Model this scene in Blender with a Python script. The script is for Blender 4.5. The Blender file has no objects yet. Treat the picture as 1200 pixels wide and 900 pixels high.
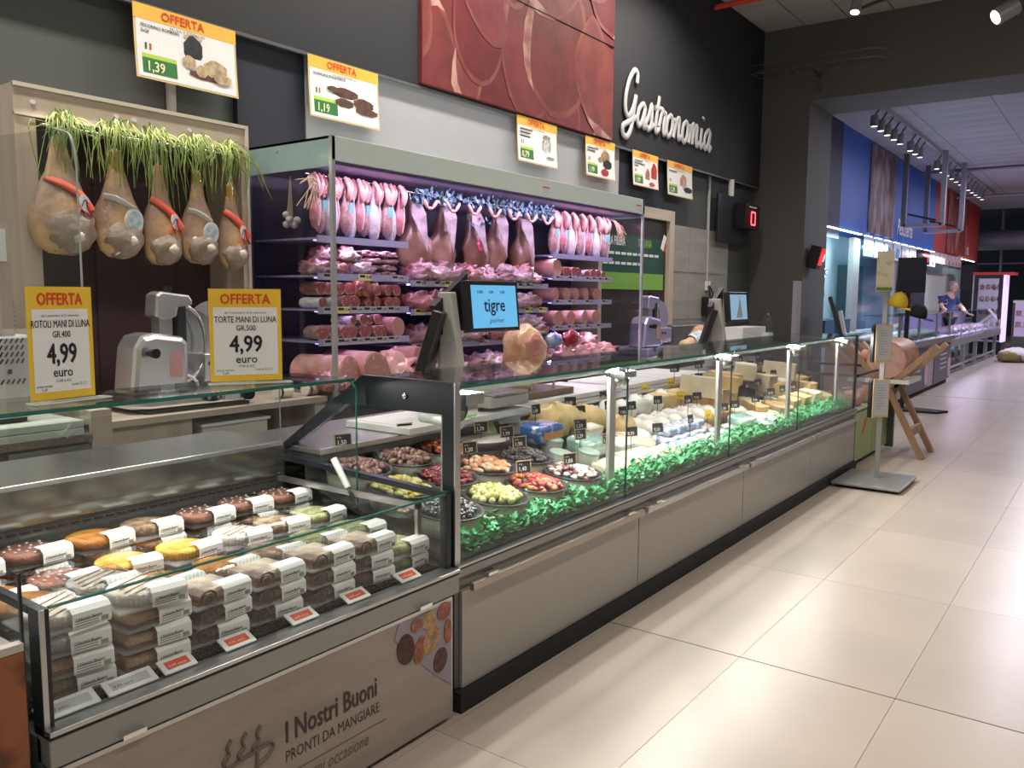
import bpy, math, random
from math import pi, sin, cos, sqrt, radians
from mathutils import Vector, Matrix, noise
S=bpy.context.scene; COL=S.collection; rnd=random.Random(7)
# ---------------- camera, world, lights, exposure ----------------
cam_d=bpy.data.cameras.new('camera'); cam=bpy.data.objects.new('camera',cam_d); COL.objects.link(cam); S.camera=cam
cam_d.sensor_width=36; cam_d.lens=29.4; cam_d.clip_start=.05; cam_d.clip_end=200
def cam_rot(yaw,pit,rol):
    f=Vector((-sin(yaw)*cos(pit),cos(yaw)*cos(pit),sin(pit))); r=Vector((cos(yaw),sin(yaw),0)); u=r.cross(f)
    r2=r*cos(rol)+u*sin(rol); u2=-r*sin(rol)+u*cos(rol)
    return Matrix((r2,u2,-f)).transposed()
cam.matrix_world=Matrix.Translation((1.93,0,1.55))@cam_rot(.63256,-.105867,.007117).to_4x4()
w=bpy.data.worlds.new('world'); S.world=w; w.use_nodes=True
w.node_tree.nodes['Background'].inputs[0].default_value=(.62,.66,.78,1); w.node_tree.nodes['Background'].inputs[1].default_value=.42
S.view_settings.view_transform='Standard'; S.view_settings.look='None'; S.view_settings.gamma=1; S.view_settings.exposure=0.0
try: S.view_settings.use_curve_mapping=False
except Exception: pass
try: S.cycles.transparent_max_bounces=40; S.cycles.max_bounces=8
except Exception: pass
def area(name,loc,size,e,col=(1,1,1),rot=(0,0,0),spread=pi):
    d=bpy.data.lights.new(name,'AREA'); d.shape='RECTANGLE'; d.size,d.size_y=size; d.energy=e; d.color=col; d.spread=spread
    o=bpy.data.objects.new(name,d); o.location=loc; o.rotation_euler=rot; COL.objects.link(o); return o
def spot(name,loc,tgt,e,col=(1,1,1),ang=1.2,blend=.6,r=.05):
    d=bpy.data.lights.new(name,'SPOT'); d.energy=e; d.color=col; d.spot_size=ang; d.spot_blend=blend; d.shadow_soft_size=r
    o=bpy.data.objects.new(name,d); o.location=loc; o.rotation_euler=(Vector(tgt)-Vector(loc)).to_track_quat('-Z','Y').to_euler(); COL.objects.link(o); return o
WARM=(1,.93,.84); VIO=(.86,.62,1.0)
for y in (-1.5,2.,5.5,9.): area('ceiling_luminaire_light',(2.7,y,5.3),(.3,2.4),58,WARM)
for y in (-2,1.5,5,8.5): area('ceiling_luminaire_light',(-1.8,y,5.3),(.2,2.0),84,WARM,(0,.12,0),2.3)
for y in (2.9,4.3,5.6,6.9): area('case_led_light',(-.08,y,1.19),(.03,1.2),17,(1,.98,.93),(0,-.75,0))
for y in (4.4,6.3): area('canopy_led_light',(-1.98,y,2.31),(.05,1.8),13,VIO,(0,.35,0))
for x,y0,y1,z,e in ((-2.15,3.5,4.25,1.87,3),(-2.15,3.5,4.25,1.65,2.2),(-2.15,3.5,4.25,1.44,2.2),(-2.15,3.5,4.25,1.24,2.4),(-2.15,4.3,5.95,1.62,4),(-2.15,4.3,5.95,1.43,4),(-2.15,4.3,5.95,1.18,4),(-2.15,6.1,7.0,1.88,3),(-2.15,6.1,7.0,1.7,2.4),(-2.15,6.1,7.0,1.48,2.4),(-2.15,6.1,7.0,1.25,2.4)):
    area('shelf_led_light',(x,(y0+y1)/2,z),(.03,y1-y0),e,VIO,(0,-.1,0))
area('top_strip_light',(-2.45,5.9,2.52),(.06,3.6),10,(.95,.95,1),(0,pi+.75,0))
area('low_case_fill_light',(-.475,1.5,1.20),(.02,1.3),10,(1,.96,.88),(0,-.15,0))  # fill light added to brighten the boxed cakes; the case has no LED strip
area('niche_light',(-2.36,2.55,2.44),(.03,1.1),2.0,(1,.9,.75),(0,.0,0))
# beyond the beam
for x,y,e in ((.8,15,170),(.8,20,170),(.8,25,170),(.8,30,150)): area('far_luminaire_light',(x,y,4.45),(.3,3),e*.8,(.86,.84,1))
area('fish_led_light',(-2.2,17,2.62),(.1,5),85,(.6,.88,1),(0,.5,0))
area('fish_led_light',(-2.2,24,2.62),(.1,5),34,(.85,.85,1),(0,.5,0))
area('butcher_case_light',(-1.1,21.5,1.4),(.3,6.5),70,(.8,.68,1))
area('up_wash_light',(-.6,20,3.2),(1,12),22,(.75,.76,1),(0,pi,0))
# ---------------- helpers ----------------
MATS={}
def _n(nt,t,**k):
    n=nt.nodes.new(t)
    for a,b in k.items(): setattr(n,a,b)
    return n
def mat(name,c=(.5,.5,.5),r=.5,m=0,c2=None,ns=20,lo=.4,hi=.6,bump=0,bs=None,em=None,es=0,coat=0,st=(1,1,1),det=4,kind='noise',alpha=1,rand=0,sss=0):
    if name in MATS: return MATS[name]
    M=bpy.data.materials.new(name); M.use_nodes=True; nt=M.node_tree; L=nt.links.new
    b=nt.nodes['Principled BSDF']; I=b.inputs
    I['Base Color'].default_value=(*c,1); I['Roughness'].default_value=r; I['Metallic'].default_value=m
    if coat: I['Coat Weight'].default_value=coat; I['Coat Roughness'].default_value=.12
    if alpha<1: I['Alpha'].default_value=alpha
    if em: I['Emission Color'].default_value=(*em,1); I['Emission Strength'].default_value=es
    if sss: I['Subsurface Weight'].default_value=sss; I['Subsurface Scale'].default_value=.01
    if c2 or bump:
        tc=_n(nt,'ShaderNodeTexCoord'); mp=_n(nt,'ShaderNodeMapping'); mp.inputs['Scale'].default_value=st; L(tc.outputs['Object'],mp.inputs[0])
    out=None
    if c2:
        if kind=='vor': nz=_n(nt,'ShaderNodeTexVoronoi'); o=nz.outputs['Distance']; nz.inputs['Scale'].default_value=ns
        else: nz=_n(nt,'ShaderNodeTexNoise'); o=nz.outputs['Fac']; nz.inputs['Scale'].default_value=ns; nz.inputs['Detail'].default_value=det
        L(mp.outputs[0],nz.inputs['Vector'])
        rp=_n(nt,'ShaderNodeValToRGB'); rp.color_ramp.elements[0].position=lo; rp.color_ramp.elements[1].position=hi
        rp.color_ramp.elements[0].color=(*c,1); rp.color_ramp.elements[1].color=(*c2,1)
        L(o,rp.inputs[0]); out=rp.outputs[0]; L(out,I['Base Color'])
    if rand:
        oi=_n(nt,'ShaderNodeObjectInfo'); hs=_n(nt,'ShaderNodeHueSaturation'); mr=_n(nt,'ShaderNodeMapRange')
        mr.inputs[3].default_value=1-rand; mr.inputs[4].default_value=1+rand; L(oi.outputs['Random'],mr.inputs[0]); L(mr.outputs[0],hs.inputs['Value'])
        if out: L(out,hs.inputs['Color'])
        else: hs.inputs['Color'].default_value=(*c,1)
        L(hs.outputs[0],I['Base Color'])
    if bump:
        n2=_n(nt,'ShaderNodeTexNoise'); n2.inputs['Scale'].default_value=bs or ns; n2.inputs['Detail'].default_value=5; L(mp.outputs[0],n2.inputs['Vector'])
        bp=_n(nt,'ShaderNodeBump'); bp.inputs['Strength'].default_value=min(1,bump); bp.inputs['Distance'].default_value=.004*max(1,bump); L(n2.outputs['Fac'],bp.inputs['Height']); L(bp.outputs[0],I['Normal'])
    MATS[name]=M; return M
def glass(name,tint=(.95,.98,.97),ior=1.45,rough=.02,dirt=0,boost=1.0):
    if name in MATS: return MATS[name]
    M=bpy.data.materials.new(name); M.use_nodes=True; nt=M.node_tree; L=nt.links.new; nt.nodes.remove(nt.nodes['Principled BSDF'])
    t=_n(nt,'ShaderNodeBsdfTransparent'); t.inputs[0].default_value=(*tint,1); g=_n(nt,'ShaderNodeBsdfGlossy'); g.inputs['Roughness'].default_value=rough
    lw=_n(nt,'ShaderNodeLayerWeight'); lw.inputs[0].default_value=.5; pw=_n(nt,'ShaderNodeMath',operation='POWER'); pw.inputs[1].default_value=4.6; mx=_n(nt,'ShaderNodeMixShader')
    mu=_n(nt,'ShaderNodeMath',operation='MULTIPLY_ADD'); mu.inputs[1].default_value=.8*boost; mu.inputs[2].default_value=.035*boost+dirt; mu.use_clamp=True
    L(lw.outputs['Facing'],pw.inputs[0]); L(pw.outputs[0],mu.inputs[0]); L(mu.outputs[0],mx.inputs[0]); L(t.outputs[0],mx.inputs[1]); L(g.outputs[0],mx.inputs[2]); L(mx.outputs[0],nt.nodes['Material Output'].inputs[0])
    MATS[name]=M; return M
class MB:
    def __init__(s): s.v=[]; s.f=[]; s.m=[]; s.M=Matrix.Identity(4); s.k=0; s.sm=[]
    def add(s,vs,fs,smooth=False):
        o=len(s.v); s.v+=[s.M@Vector(p) for p in vs]; s.f+=[[i+o for i in q] for q in fs]; s.m+=[s.k]*len(fs); s.sm+=[smooth]*len(fs)
    def box(s,x0,x1,y0,y1,z0,z1):
        s.add([(x,y,z) for x in (x0,x1) for y in (y0,y1) for z in (z0,z1)],[(0,1,3,2),(4,6,7,5),(0,4,5,1),(2,3,7,6),(0,2,6,4),(1,5,7,3)]); return s
    def cbox(s,c,d,rz=0,ry=0,rx=0):
        M=s.M; s.M=M@Matrix.Translation(c)@Matrix.Rotation(rz,4,'Z')@Matrix.Rotation(ry,4,'Y')@Matrix.Rotation(rx,4,'X'); a,b,e=[q/2 for q in d]; s.box(-a,a,-b,b,-e,e); s.M=M; return s
    def bar(s,p,q,w,h,up=(0,0,1)):
        p=Vector(p);q=Vector(q);d=(q-p);l=d.length;d.normalize();u=Vector(up);x=d.cross(u)
        if x.length<1e-4: x=d.cross(Vector((0,1,0)))
        x.normalize();u=x.cross(d); vs=[a+x*(i*w/2)+u*(j*h/2) for a in (p,q) for i in (-1,1) for j in (-1,1)]
        s.add(vs,[(0,1,3,2),(4,6,7,5),(0,4,5,1),(2,3,7,6),(0,2,6,4),(1,5,7,3)]); return s
    def tube(s,pts,r,n=8,caps=True,flat=1):
        pts=[Vector(p) for p in pts]; N=len(pts); rs=r if isinstance(r,(list,tuple)) else [r]*N
        vs=[];fs=[]; up=None
        for i,p in enumerate(pts):
            d=(pts[min(i+1,N-1)]-pts[max(i-1,0)]).normalized()
            if up is None: up=d.orthogonal().normalized()
            up=(up-d*up.dot(d)); up=up.normalized() if up.length>1e-6 else d.orthogonal().normalized()
            b=d.cross(up)
            for k in range(n):
                a=2*pi*k/n; vs.append(p+up*(cos(a)*rs[i])+b*(sin(a)*rs[i]*flat))
        for i in range(N-1):
            for k in range(n): fs.append((i*n+k,i*n+(k+1)%n,(i+1)*n+(k+1)%n,(i+1)*n+k))
        s.add(vs,fs,True)
        if caps: s.add(vs[:n],[tuple(range(n))[::-1]]); s.add(vs[-n:],[tuple(range(n))])
        return s
    def cyl(s,p,q,r,r2=None,n=20): return s.tube([p,q],[r,r if r2 is None else r2],n)
    def lathe(s,prof,n=24,c=(0,0,0),sx=1,sy=1,nz=0,seed=0,cap=True):
        vs=[];fs=[];N=len(prof)
        for (r,z) in prof:
            for k in range(n):
                a=2*pi*k/n; x=r*cos(a);y=r*sin(a);d=1
                if nz: d=1+nz*noise.noise(Vector((x*9+seed*7.3,y*9,z*7)))
                vs.append((c[0]+x*sx*d,c[1]+y*sy*d,c[2]+z))
        for i in range(N-1):
            for k in range(n): fs.append((i*n+k,i*n+(k+1)%n,(i+1)*n+(k+1)%n,(i+1)*n+k))
        s.add(vs,fs,True)
        if cap: s.add(vs[:n],[tuple(range(n))[::-1]]); s.add(vs[-n:],[tuple(range(n))])
        return s
    def ell(s,c,r,n=16,m=10,nz=0,seed=0,fr=6,lowz=None,sq=1):
        vs=[];fs=[]
        for i in range(m+1):
            t=pi*i/m
            for k in range(n):
                a=2*pi*k/n; sg=lambda v:math.copysign(abs(v)**sq,v)
                x=sg(sin(t))*sg(cos(a));y=sg(sin(t))*sg(sin(a));z=sg(-cos(t)); d=1
                if nz: d=1+nz*noise.noise(Vector((x*fr*.35+seed*5.1,y*fr*.35+seed,z*fr*.35)))*2
                pz=r[2]*z*d
                if lowz is not None: pz=max(pz,lowz)
                vs.append((c[0]+r[0]*x*d,c[1]+r[1]*y*d,c[2]+pz))
        for i in range(m):
            for k in range(n): fs.append((i*n+k,i*n+(k+1)%n,(i+1)*n+(k+1)%n,(i+1)*n+k))
        s.add(vs,fs,True); return s
    def prism(s,poly,d,M=None):
        """poly in local XY extruded 0..d in Z under M"""
        o=s.M; 
        if M is not None: s.M=o@M
        n=len(poly); vs=[(x,y,0) for x,y in poly]+[(x,y,d) for x,y in poly]
        s.add(vs,[tuple(range(n))[::-1],tuple(range(n,2*n))]+[(i,(i+1)%n,(i+1)%n+n,i+n) for i in range(n)]); s.M=o; return s
    def quad(s,a,b,c,d): s.add([a,b,c,d],[(0,1,2,3)]); return s
    def mesh(s,name,mats,origin=None):
        me=bpy.data.meshes.new(name); o=Vector(origin) if origin is not None else Vector((0,0,0))
        me.from_pydata([tuple(p-o) for p in s.v],[],s.f)
        for m in (mats if isinstance(mats,(list,tuple)) else [mats]): me.materials.append(m)
        me.polygons.foreach_set('material_index',s.m); me.polygons.foreach_set('use_smooth',s.sm); me.update(); return me
    def build(s,name,mats,parent=None,label=None,bevel=0,stuff=False):
        org=parent_org(parent); o=bpy.data.objects.new(name,s.mesh(name,mats,org)); COL.objects.link(o)
        if parent is not None: o.parent=parent
        if label: o['label']=label
        if stuff: o['kind']='stuff'
        if bevel:
            b=o.modifiers.new('bevel','BEVEL'); b.width=bevel; b.segments=2; b.limit_method='ANGLE'; b.angle_limit=.9
        return o
def parent_org(p):
    v=Vector((0,0,0))
    while p is not None: v=v+p.location; p=p.parent
    return v
def tag(o,label,cat,group=None,kind=None):
    o['label']=label; o['category']=cat
    if group: o['group']=group
    if kind: o['kind']=kind
    return o
def thing(name,label,cat,loc=(0,0,0),group=None,rz=0):
    o=bpy.data.objects.new(name,None); COL.objects.link(o); o.location=loc; o.rotation_euler=(0,0,rz); o.empty_display_size=.05
    return tag(o,label,cat,group)
def struct(name,mb,m,**k):
    o=mb.build(name,m,**k); o['kind']='structure'; return o
def solo(mb,name,m,label,cat,group=None,org=None,**k):
    """a thing that is one mesh, origin put at org"""
    if org is None:
        xs=[p.x for p in mb.v];ys=[p.y for p in mb.v];zs=[p.z for p in mb.v]; org=((min(xs)+max(xs))/2,(min(ys)+max(ys))/2,min(zs))
    o=bpy.data.objects.new(name,mb.mesh(name,m,org)); COL.objects.link(o); o.location=org; return tag(o,label,cat,group)
def dup(root,loc,rz=None,label=None,group=None,sc=None,rot=None):
    r=root.copy(); COL.objects.link(r); r.location=loc
    if rz is not None: r.rotation_euler=(0,0,rz)
    if rot is not None: r.rotation_euler=rot
    if sc is not None: r.scale=sc if isinstance(sc,(tuple,list)) else (sc,sc,sc)
    if label: r['label']=label
    if group: r['group']=group
    for ch in list(root.children):
        c=ch.copy(); COL.objects.link(c); c.parent=r
        for g in ch.children:
            d=g.copy(); COL.objects.link(d); d.parent=c
    return r
def place(o,loc,rot=None,sc=None):
    o.location=loc
    if rot is not None: o.rotation_euler=rot
    if sc is not None: o.scale=sc if isinstance(sc,(tuple,list)) else (sc,sc,sc)
_tc={}
def text_mesh(t,size=1,bold=0,al='LEFT',sx=1,shear=0):
    k=(t,bold,al,shear)
    if k not in _tc:
        cu=bpy.data.curves.new('t','FONT'); cu.body=t; cu.size=1; cu.offset=bold; cu.align_x=al; cu.resolution_u=2; cu.shear=shear; cu.fill_mode='FRONT'
        o=bpy.data.objects.new('t',cu); COL.objects.link(o); dg=bpy.context.evaluated_depsgraph_get(); me=bpy.data.meshes.new_from_object(o.evaluated_get(dg))
        _tc[k]=([v.co.copy() for v in me.vertices],[tuple(p.vertices) for p in me.polygons]); bpy.data.objects.remove(o); bpy.data.meshes.remove(me)
    return [(v.x*size*sx,v.y*size,0) for v in _tc[k][0]],_tc[k][1]
def addtext(mb,t,M,size,bold=0,al='LEFT',sx=1,shear=0):
    v,f=text_mesh(t,size,0,al,sx,shear); o=mb.M
    for q,(dx,dy) in enumerate(((0,0),) if bold<.004 else ((-1,0),(1,0),(0,1),(0,-1),(-.7,.7),(.7,-.7))):
        mb.M=o@M@T(dx*bold*size*1.0,dy*bold*size*1.0,.00012*q); mb.add(v,f)
    mb.M=o
def frame(o,u=(0,1,0),v=(0,0,1)):
    u=Vector(u).normalized(); v=Vector(v).normalized(); n=u.cross(v)
    M=Matrix((u,v,n)).transposed().to_4x4(); M.translation=Vector(o); return M
def T(x,y,z=0): return Matrix.Translation((x,y,z))
POST=[]
def ORD(i): return ['first','second','third','fourth','fifth','sixth','seventh','eighth','ninth','tenth','eleventh','twelfth','thirteenth','fourteenth','fifteenth','sixteenth','seventeenth','eighteenth','nineteenth','twentieth'][i]
# ---------------- materials ----------------
steel=mat('brushed_steel',(.55,.56,.56),.28,.9,bump=.08,bs=60,st=(1,.05,1))
steel_g=mat('grey_lacquered_steel',(.30,.30,.285),.38,.35)
steel_d=mat('dark_steel',(.12,.12,.12),.4,.6)
chrome=mat('chrome',(.8,.8,.8),.12,1)
black=mat('black_plastic',(.012,.012,.014),.35)
blackm=mat('matt_black',(.01,.011,.013),.7)
white=mat('white_plastic',(.75,.75,.73),.4)
paper=mat('white_paper',(.82,.82,.82),.6)
ink=mat('black_ink',(.015,.015,.018),.7)
yellow=mat('yellow_print',(.85,.55,.04),.5)
redp=mat('red_print',(.72,.06,.02),.5)
greenp=mat('green_print',(.03,.18,.05),.5)
limeP=mat('lime_print',(.45,.62,.08),.5)
board=mat('white_cutting_board',(.78,.78,.76),.35,c2=(.65,.65,.64),ns=6)
wood=mat('pale_oak_laminate',(.56,.47,.38),.5,c2=(.45,.365,.29),ns=9,st=(1,1,.12),lo=.35,hi=.7)
woodh=mat('pale_oak_laminate_across',(.56,.47,.38),.5,c2=(.45,.365,.29),ns=9,st=(1,.12,1),lo=.35,hi=.7)
navy=mat('navy_laminate',(.012,.014,.028),.5)
gl=glass('clear_glass',(.955,.975,.97)); glg=glass('green_edge_glass',(.35,.62,.56),rough=.05)
glt=glass('thick_glass',(.90,.95,.94),1.5)
# ---------------- structure ----------------
tile_m=mat('beige_porcelain_tile',(.485,.41,.345),.30,c2=(.41,.35,.30),ns=1.6,lo=.3,hi=.75,bump=.05,bs=30,rand=.07)
grout=mat('tile_grout',(.36,.31,.265),.8)
m=MB(); m.box(-2.85,9,-3,46,-.06,-.006)
floor=struct('floor',m,grout)
m=MB(); m.box(-2.84,9,14.67,46,-.006,0); o=m.build('tile_field',mat('beige_tile_far',(.475,.405,.355),.30,c2=(.41,.35,.315),ns=1.6,lo=.3,hi=.75,bump=.05,bs=30),floor,stuff=True)
m=MB(); m.box(-.3116,.3116,-.6236,.6236,-.006,0); tm=m.mesh('tile',tile_m); nt=0
for i in range(15):
    for j in range(15):
        x=-.6+.625*i+.3; y=-2.86+.624+1.25*j
        if y+.62>14.67 or x>6.6+.4*j: continue
        o=bpy.data.objects.new('tile',tm); COL.objects.link(o); o.parent=floor; o.location=(x+.04,y+.0,0); nt+=1
MB().box(-.3,6,3.388,3.394,-.004,.0008).build('expansion_joint',mat('dark_joint',(.12,.10,.09),.7),floor)
m=MB(); m.box(-2.85,-.9,-2,14.6,-.006,-.001); m.build('back_aisle_flooring',mat('grey_flooring',(.2,.19,.18),.5),floor)
dkgreen=mat('grey_green_wall_paint',(.075,.085,.082),.75,bump=.1,bs=150)
darkp=mat('charcoal_wall_paint',(.019,.020,.024),.7,bump=.1,bs=150)
navyp=mat('midnight_wall_paint',(.017,.019,.032),.7)
colp=mat('charcoal_column_paint',(.105,.105,.097),.75,bump=.1,bs=120)
m=MB(); m.box(-2.95,-2.85,-3,13.9,0,5.5); struct('wall_left',m,dkgreen)
m=MB(); m.box(-2.85,-2.75,-3,12.75,3.198,5.5); bh=struct('wall_bulkhead',m,darkp)
m=MB(); m.box(-2.765,-2.74,-3,12.75,3.183,3.203); struct('trim_1',m,mat('bulkhead_edge_trim',(.10,.10,.11),.4))
m=MB()
m=MB(); m.box(-2.845,-2.80,3.43,3.98,2.3,3.198); m.box(-2.845,-2.80,8.47,9.62,2.55,3.198); struct('trim_2',m,navyp)
m=MB(); m.box(-2.845,-2.795,3.99,8.45,2.3,3.198); struct('trim_3',m,mat('light_grey_wall_panel',(.37,.37,.40),.6))
m=MB(); m.box(-2.85,-2.83,9.2,11.8,0,2.46); wc=struct('trim_4',m,mat('taupe_wall_board',(.36,.345,.31),.6,c2=(.29,.275,.245),ns=3,st=(1,.5,3),lo=.3,hi=.7))
m=MB()
for y in (9.2,10.45): 
    for z in (0,.62,1.24,1.86): m.box(-2.83,-2.822,y+.01,y+1.23,z+.01,z+.60)
m.build('board_panels',MATS['taupe_wall_board'],wc)
m=MB(); m.box(-2.85,-2.036,12.75,13.89,0,5.5); struct('wall_column',m,colp)
m=MB(); m.box(-2.036,9,12.75,13.89,4.414,5.6); struct('wall_beam',m,colp)
m=MB(); pass
m=MB(); m.box(7,7.1,-3,46,0,5.3); struct('wall_right',m,mat('shop_wall_far_side',(.45,.44,.42),.7))
m=MB(); m.box(-3,7.1,-3.1,-3,0,5.3); struct('wall_back',m,mat('shop_wall_far_side',(.45,.44,.42),.7))
# ceiling near
cgrid=mat('ceiling_grid_dark',(.07,.07,.07),.6); ctile=mat('ceiling_tile_grey',(.42,.41,.385),.8,bump=.2,bs=60,rand=.05)
m=MB(); m.box(-2.95,7.1,-3,12.75,5.5,5.6); ceil=struct('ceiling',m,cgrid)
m=MB(); m.box(-.29,.29,-.29,.29,-.012,0); cm=m.mesh('ceiling_panel',ctile)
for i in range(8):
    for j in range(8):
        o=bpy.data.objects.new('ceiling_panel',cm); COL.objects.link(o); o.parent=ceil; o.location=(-2.44+.6*i,12.44-.6*j,5.5)
m=MB(); m.box(2.4,7.1,-3,12.7,5.49,5.5); m.box(-2.74,2.4,-3,7.9,5.49,5.5); m.build('ceiling_field',ctile,ceil,stuff=True)
# ceiling far
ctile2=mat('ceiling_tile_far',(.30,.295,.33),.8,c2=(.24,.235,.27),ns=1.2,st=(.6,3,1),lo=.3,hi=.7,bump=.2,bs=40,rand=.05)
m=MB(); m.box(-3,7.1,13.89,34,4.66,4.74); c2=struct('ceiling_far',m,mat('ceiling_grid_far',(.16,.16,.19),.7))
m=MB(); m.box(-.594,.594,-.294,.294,-.012,0); cm=m.mesh('ceiling_panel',ctile2)
for i in range(7):
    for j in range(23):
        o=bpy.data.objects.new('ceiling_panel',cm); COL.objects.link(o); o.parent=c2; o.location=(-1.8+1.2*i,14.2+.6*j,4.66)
m=MB()
for j in range(10):
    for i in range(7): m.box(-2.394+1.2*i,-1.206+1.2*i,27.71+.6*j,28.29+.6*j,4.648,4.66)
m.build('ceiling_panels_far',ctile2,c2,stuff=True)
# far walls: blue, red, end
m=MB(); m.box(-2.9,-2.4,13.9,25,2.78,4.66); struct('wall_blue',m,mat('blue_fascia',(.02,.085,.40),.5))
m=MB(); m.box(-2.402,-2.38,13.9,15.85,2.6,4.66); struct('trim_5',m,mat('indigo_panel',(.022,.022,.055),.6))  # dark indigo panel over the near end of the blue fascia
m=MB(); m.box(-2.9,-2.4,25,33,2.78,4.66); struct('wall_red',m,mat('red_fascia',(.42,.035,.028),.5))
m=MB(); m.box(-2.95,-2.85,13.9,33,0,2.8); struct('wall_far_left',m,mat('pale_tiled_wall',(.42,.52,.56),.5))
m=MB(); m.box(-8,7.1,41,41.1,0,5.3); struct('wall_end',m,mat('dark_teal_wall',(.035,.05,.055),.8))
m=MB(); m.box(-8,-2.4,33.0,33.1,0,4.7); m.box(-8,7.1,33.2,41,4.9,5); struct('ceiling_end',m,mat('dark_soffit',(.03,.03,.035),.8))
# painted rectangles hung on the fascia
wavy=mat('hero_picture_red',(.125,.014,.016),.45,c2=(.17,.035,.03),ns=2.5,lo=.3,hi=.7,det=3)
t=thing('wall_picture','large red picture of sliced cured meat high on the charcoal bulkhead','picture',(-2.74,6.6,3.22))
for (y0,y1,z0,z1) in ((5.10,8.15,3.225,4.2),(5.10,5.94,4.205,5.44),(5.945,8.15,4.205,5.44)):
    MB().box(-2.75,-2.72,y0,y1,z0,z1).build('panel',wavy,t)
sr=random.Random(12); pan_=[o for o in t.children]
sl=[mat('slice_print_%d'%i,c,.45,c2=tuple(q*.72 for q in c),ns=4) for i,c in enumerate(((.17,.028,.026),(.21,.045,.038),(.145,.016,.02),(.19,.03,.035)))]; fatm=mat('slice_fat_print',(.235,.07,.055),.45,c2=(.17,.035,.032),ns=3); fatb=mat('slice_fat_bright_print',(.46,.27,.22),.45,c2=(.25,.08,.07),ns=5)
xo=-2.7195
for k in range(20):
    cy=5.1+(k%5)*.68+sr.uniform(-.3,.3); cz=3.3+(k//5)*.6+sr.uniform(-.25,.25); a_=sr.uniform(.3,.55); b_=sr.uniform(.5,.85); rt=sr.uniform(-.6,.6); sk_=sr.uniform(-.3,.3)
    def pt(q,s=1): 
        u_=a_*s*cos(q)*(1+.18*sin(2*q+k)); v_=b_*s*sin(q)*(1+.1*cos(3*q+k)); return (min(8.145,max(5.105,cy+u_*cos(rt)-v_*sin(rt))),min(5.435,max(3.23,cz+u_*sin(rt)+v_*cos(rt))))
    P=[pt(q*pi/12) for q in range(24)]; xo+=.0006; p=MB().prism(P,.0005,frame((xo,0,0))).build('slice_print',sl[k%4],pan_[0])
    for (q0,q1,w_,mt) in ((0,24,.035,fatm),(int(sr.uniform(0,24)),7,.085,fatb)):
        m=MB(); 
        for q in range(q1):
            A=[pt((q0+q)*pi/12),pt((q0+q+1)*pi/12)]; f0=w_*(sin(pi*q/q1) if q1<24 else 1); f1=w_*(sin(pi*(q+1)/q1) if q1<24 else 1); Bp=[pt((q0+q+1)*pi/12,1-f1/.4),pt((q0+q)*pi/12,1-f0/.4)]
            x_=xo+.0008+(.0002 if q1<24 else 0); m.add([(x_,u_,v_) for u_,v_ in A+Bp],[(0,1,2,3)])
        m.build('fat_edge_print',mt,pan_[0])
for (y0,y1,z0,z1) in ((5.1,8.15,4.2,4.206),(5.94,5.947,4.2,5.44)): MB().box(-2.72,xo+.002,y0,y1,z0,z1).build('panel_gap',mat('panel_gap_dark',(.03,.006,.006),.6),t)
# Gastronomia lettering
def cat(pts,n=5):
    P=[Vector(p) for p in pts]; P=[P[0]*2-P[1]]+P+[P[-1]*2-P[-2]]; out=[]
    for i in range(1,len(P)-2):
        for k in range(n):
            t=k/n; a,b,c,d=P[i-1:i+3]
            out.append(.5*((2*b)+(-a+c)*t+(2*a-5*b+4*c-d)*t*t+(-a+3*b-3*c+d)*t**3))
    out.append(P[-2]); return out
GL={'G':(1.45,[[(1.25,1.75),(1.2,2.15),(.85,2.2),(.45,1.7),(.28,1.0),(.4,.45),(.75,.3),(1.1,.75),(1.25,1.25),(1.15,.5),(1.05,-.15),(.75,-.55),(.35,-.5),(.25,-.2),(.6,.0),(1.1,.2),(1.45,.35)]]),
'a':(.98,[[(.85,.85),(.6,1.0),(.25,.75),(.15,.3),(.35,.05),(.65,.3),(.85,.9),(.78,.3),(.88,.05),(1.1,.25)]]),
's':(.8,[[(.0,.2),(.3,.6),(.5,1.1),(.62,.65),(.6,.2),(.35,.03),(.15,.15)],[(.55,.1),(.9,.3)]]),
't':(.62,[[(.45,1.6),(.35,.9),(.3,.3),(.42,.03),(.75,.25)],[(.1,1.05),(.75,1.1)]]),
'r':(.78,[[(.05,.3),(.2,.8),(.25,1.1),(.5,.95),(.65,.95),(.55,.35),(.65,.05),(.9,.25)]]),
'o':(.88,[[(.5,1.0),(.2,.8),(.12,.3),(.35,.03),(.68,.25),(.72,.75),(.5,1.0),(.7,.85),(1.0,.8)]]),
'n':(1.0,[[(.15,.95),(.2,.5),(.12,.05)],[(.15,.35),(.4,.9),(.65,.95),(.66,.4),(.72,.08),(1.05,.25)]]),
'm':(1.4,[[(.15,.95),(.2,.5),(.12,.05)],[(.15,.35),(.38,.9),(.58,.92),(.56,.05)],[(.56,.35),(.8,.9),(1.02,.92),(1.03,.35),(1.12,.05),(1.4,.25)]]),
'i':(.55,[[(.22,.95),(.2,.3),(.3,.05),(.6,.25)],[(.3,1.42),(.33,1.5)]])}
t=thing('wall_lettering','raised pale script letters reading Gastronomia on the dark bulkhead','sign',(-2.73,8.4,3.45))
u=.240; x=0; whl=mat('pale_letter_acrylic',(.50,.50,.51),.45)
for ch in 'Gastronomia':
    adv,sts=GL[ch]; m=MB()
    for st in sts:
        P=cat([(-2.725,8.34+(x+px+py*.16)*u,3.474+(py*1.12)*u) for px,py in st]); m.tube(P,[.035]*len(P),7,flat=1)
    m.v=[Vector((-2.745+(v.x+2.725)*.4+.02,v.y,v.z)) for v in m.v]; m.build('letter',whl,t); x+=adv*.985
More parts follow.
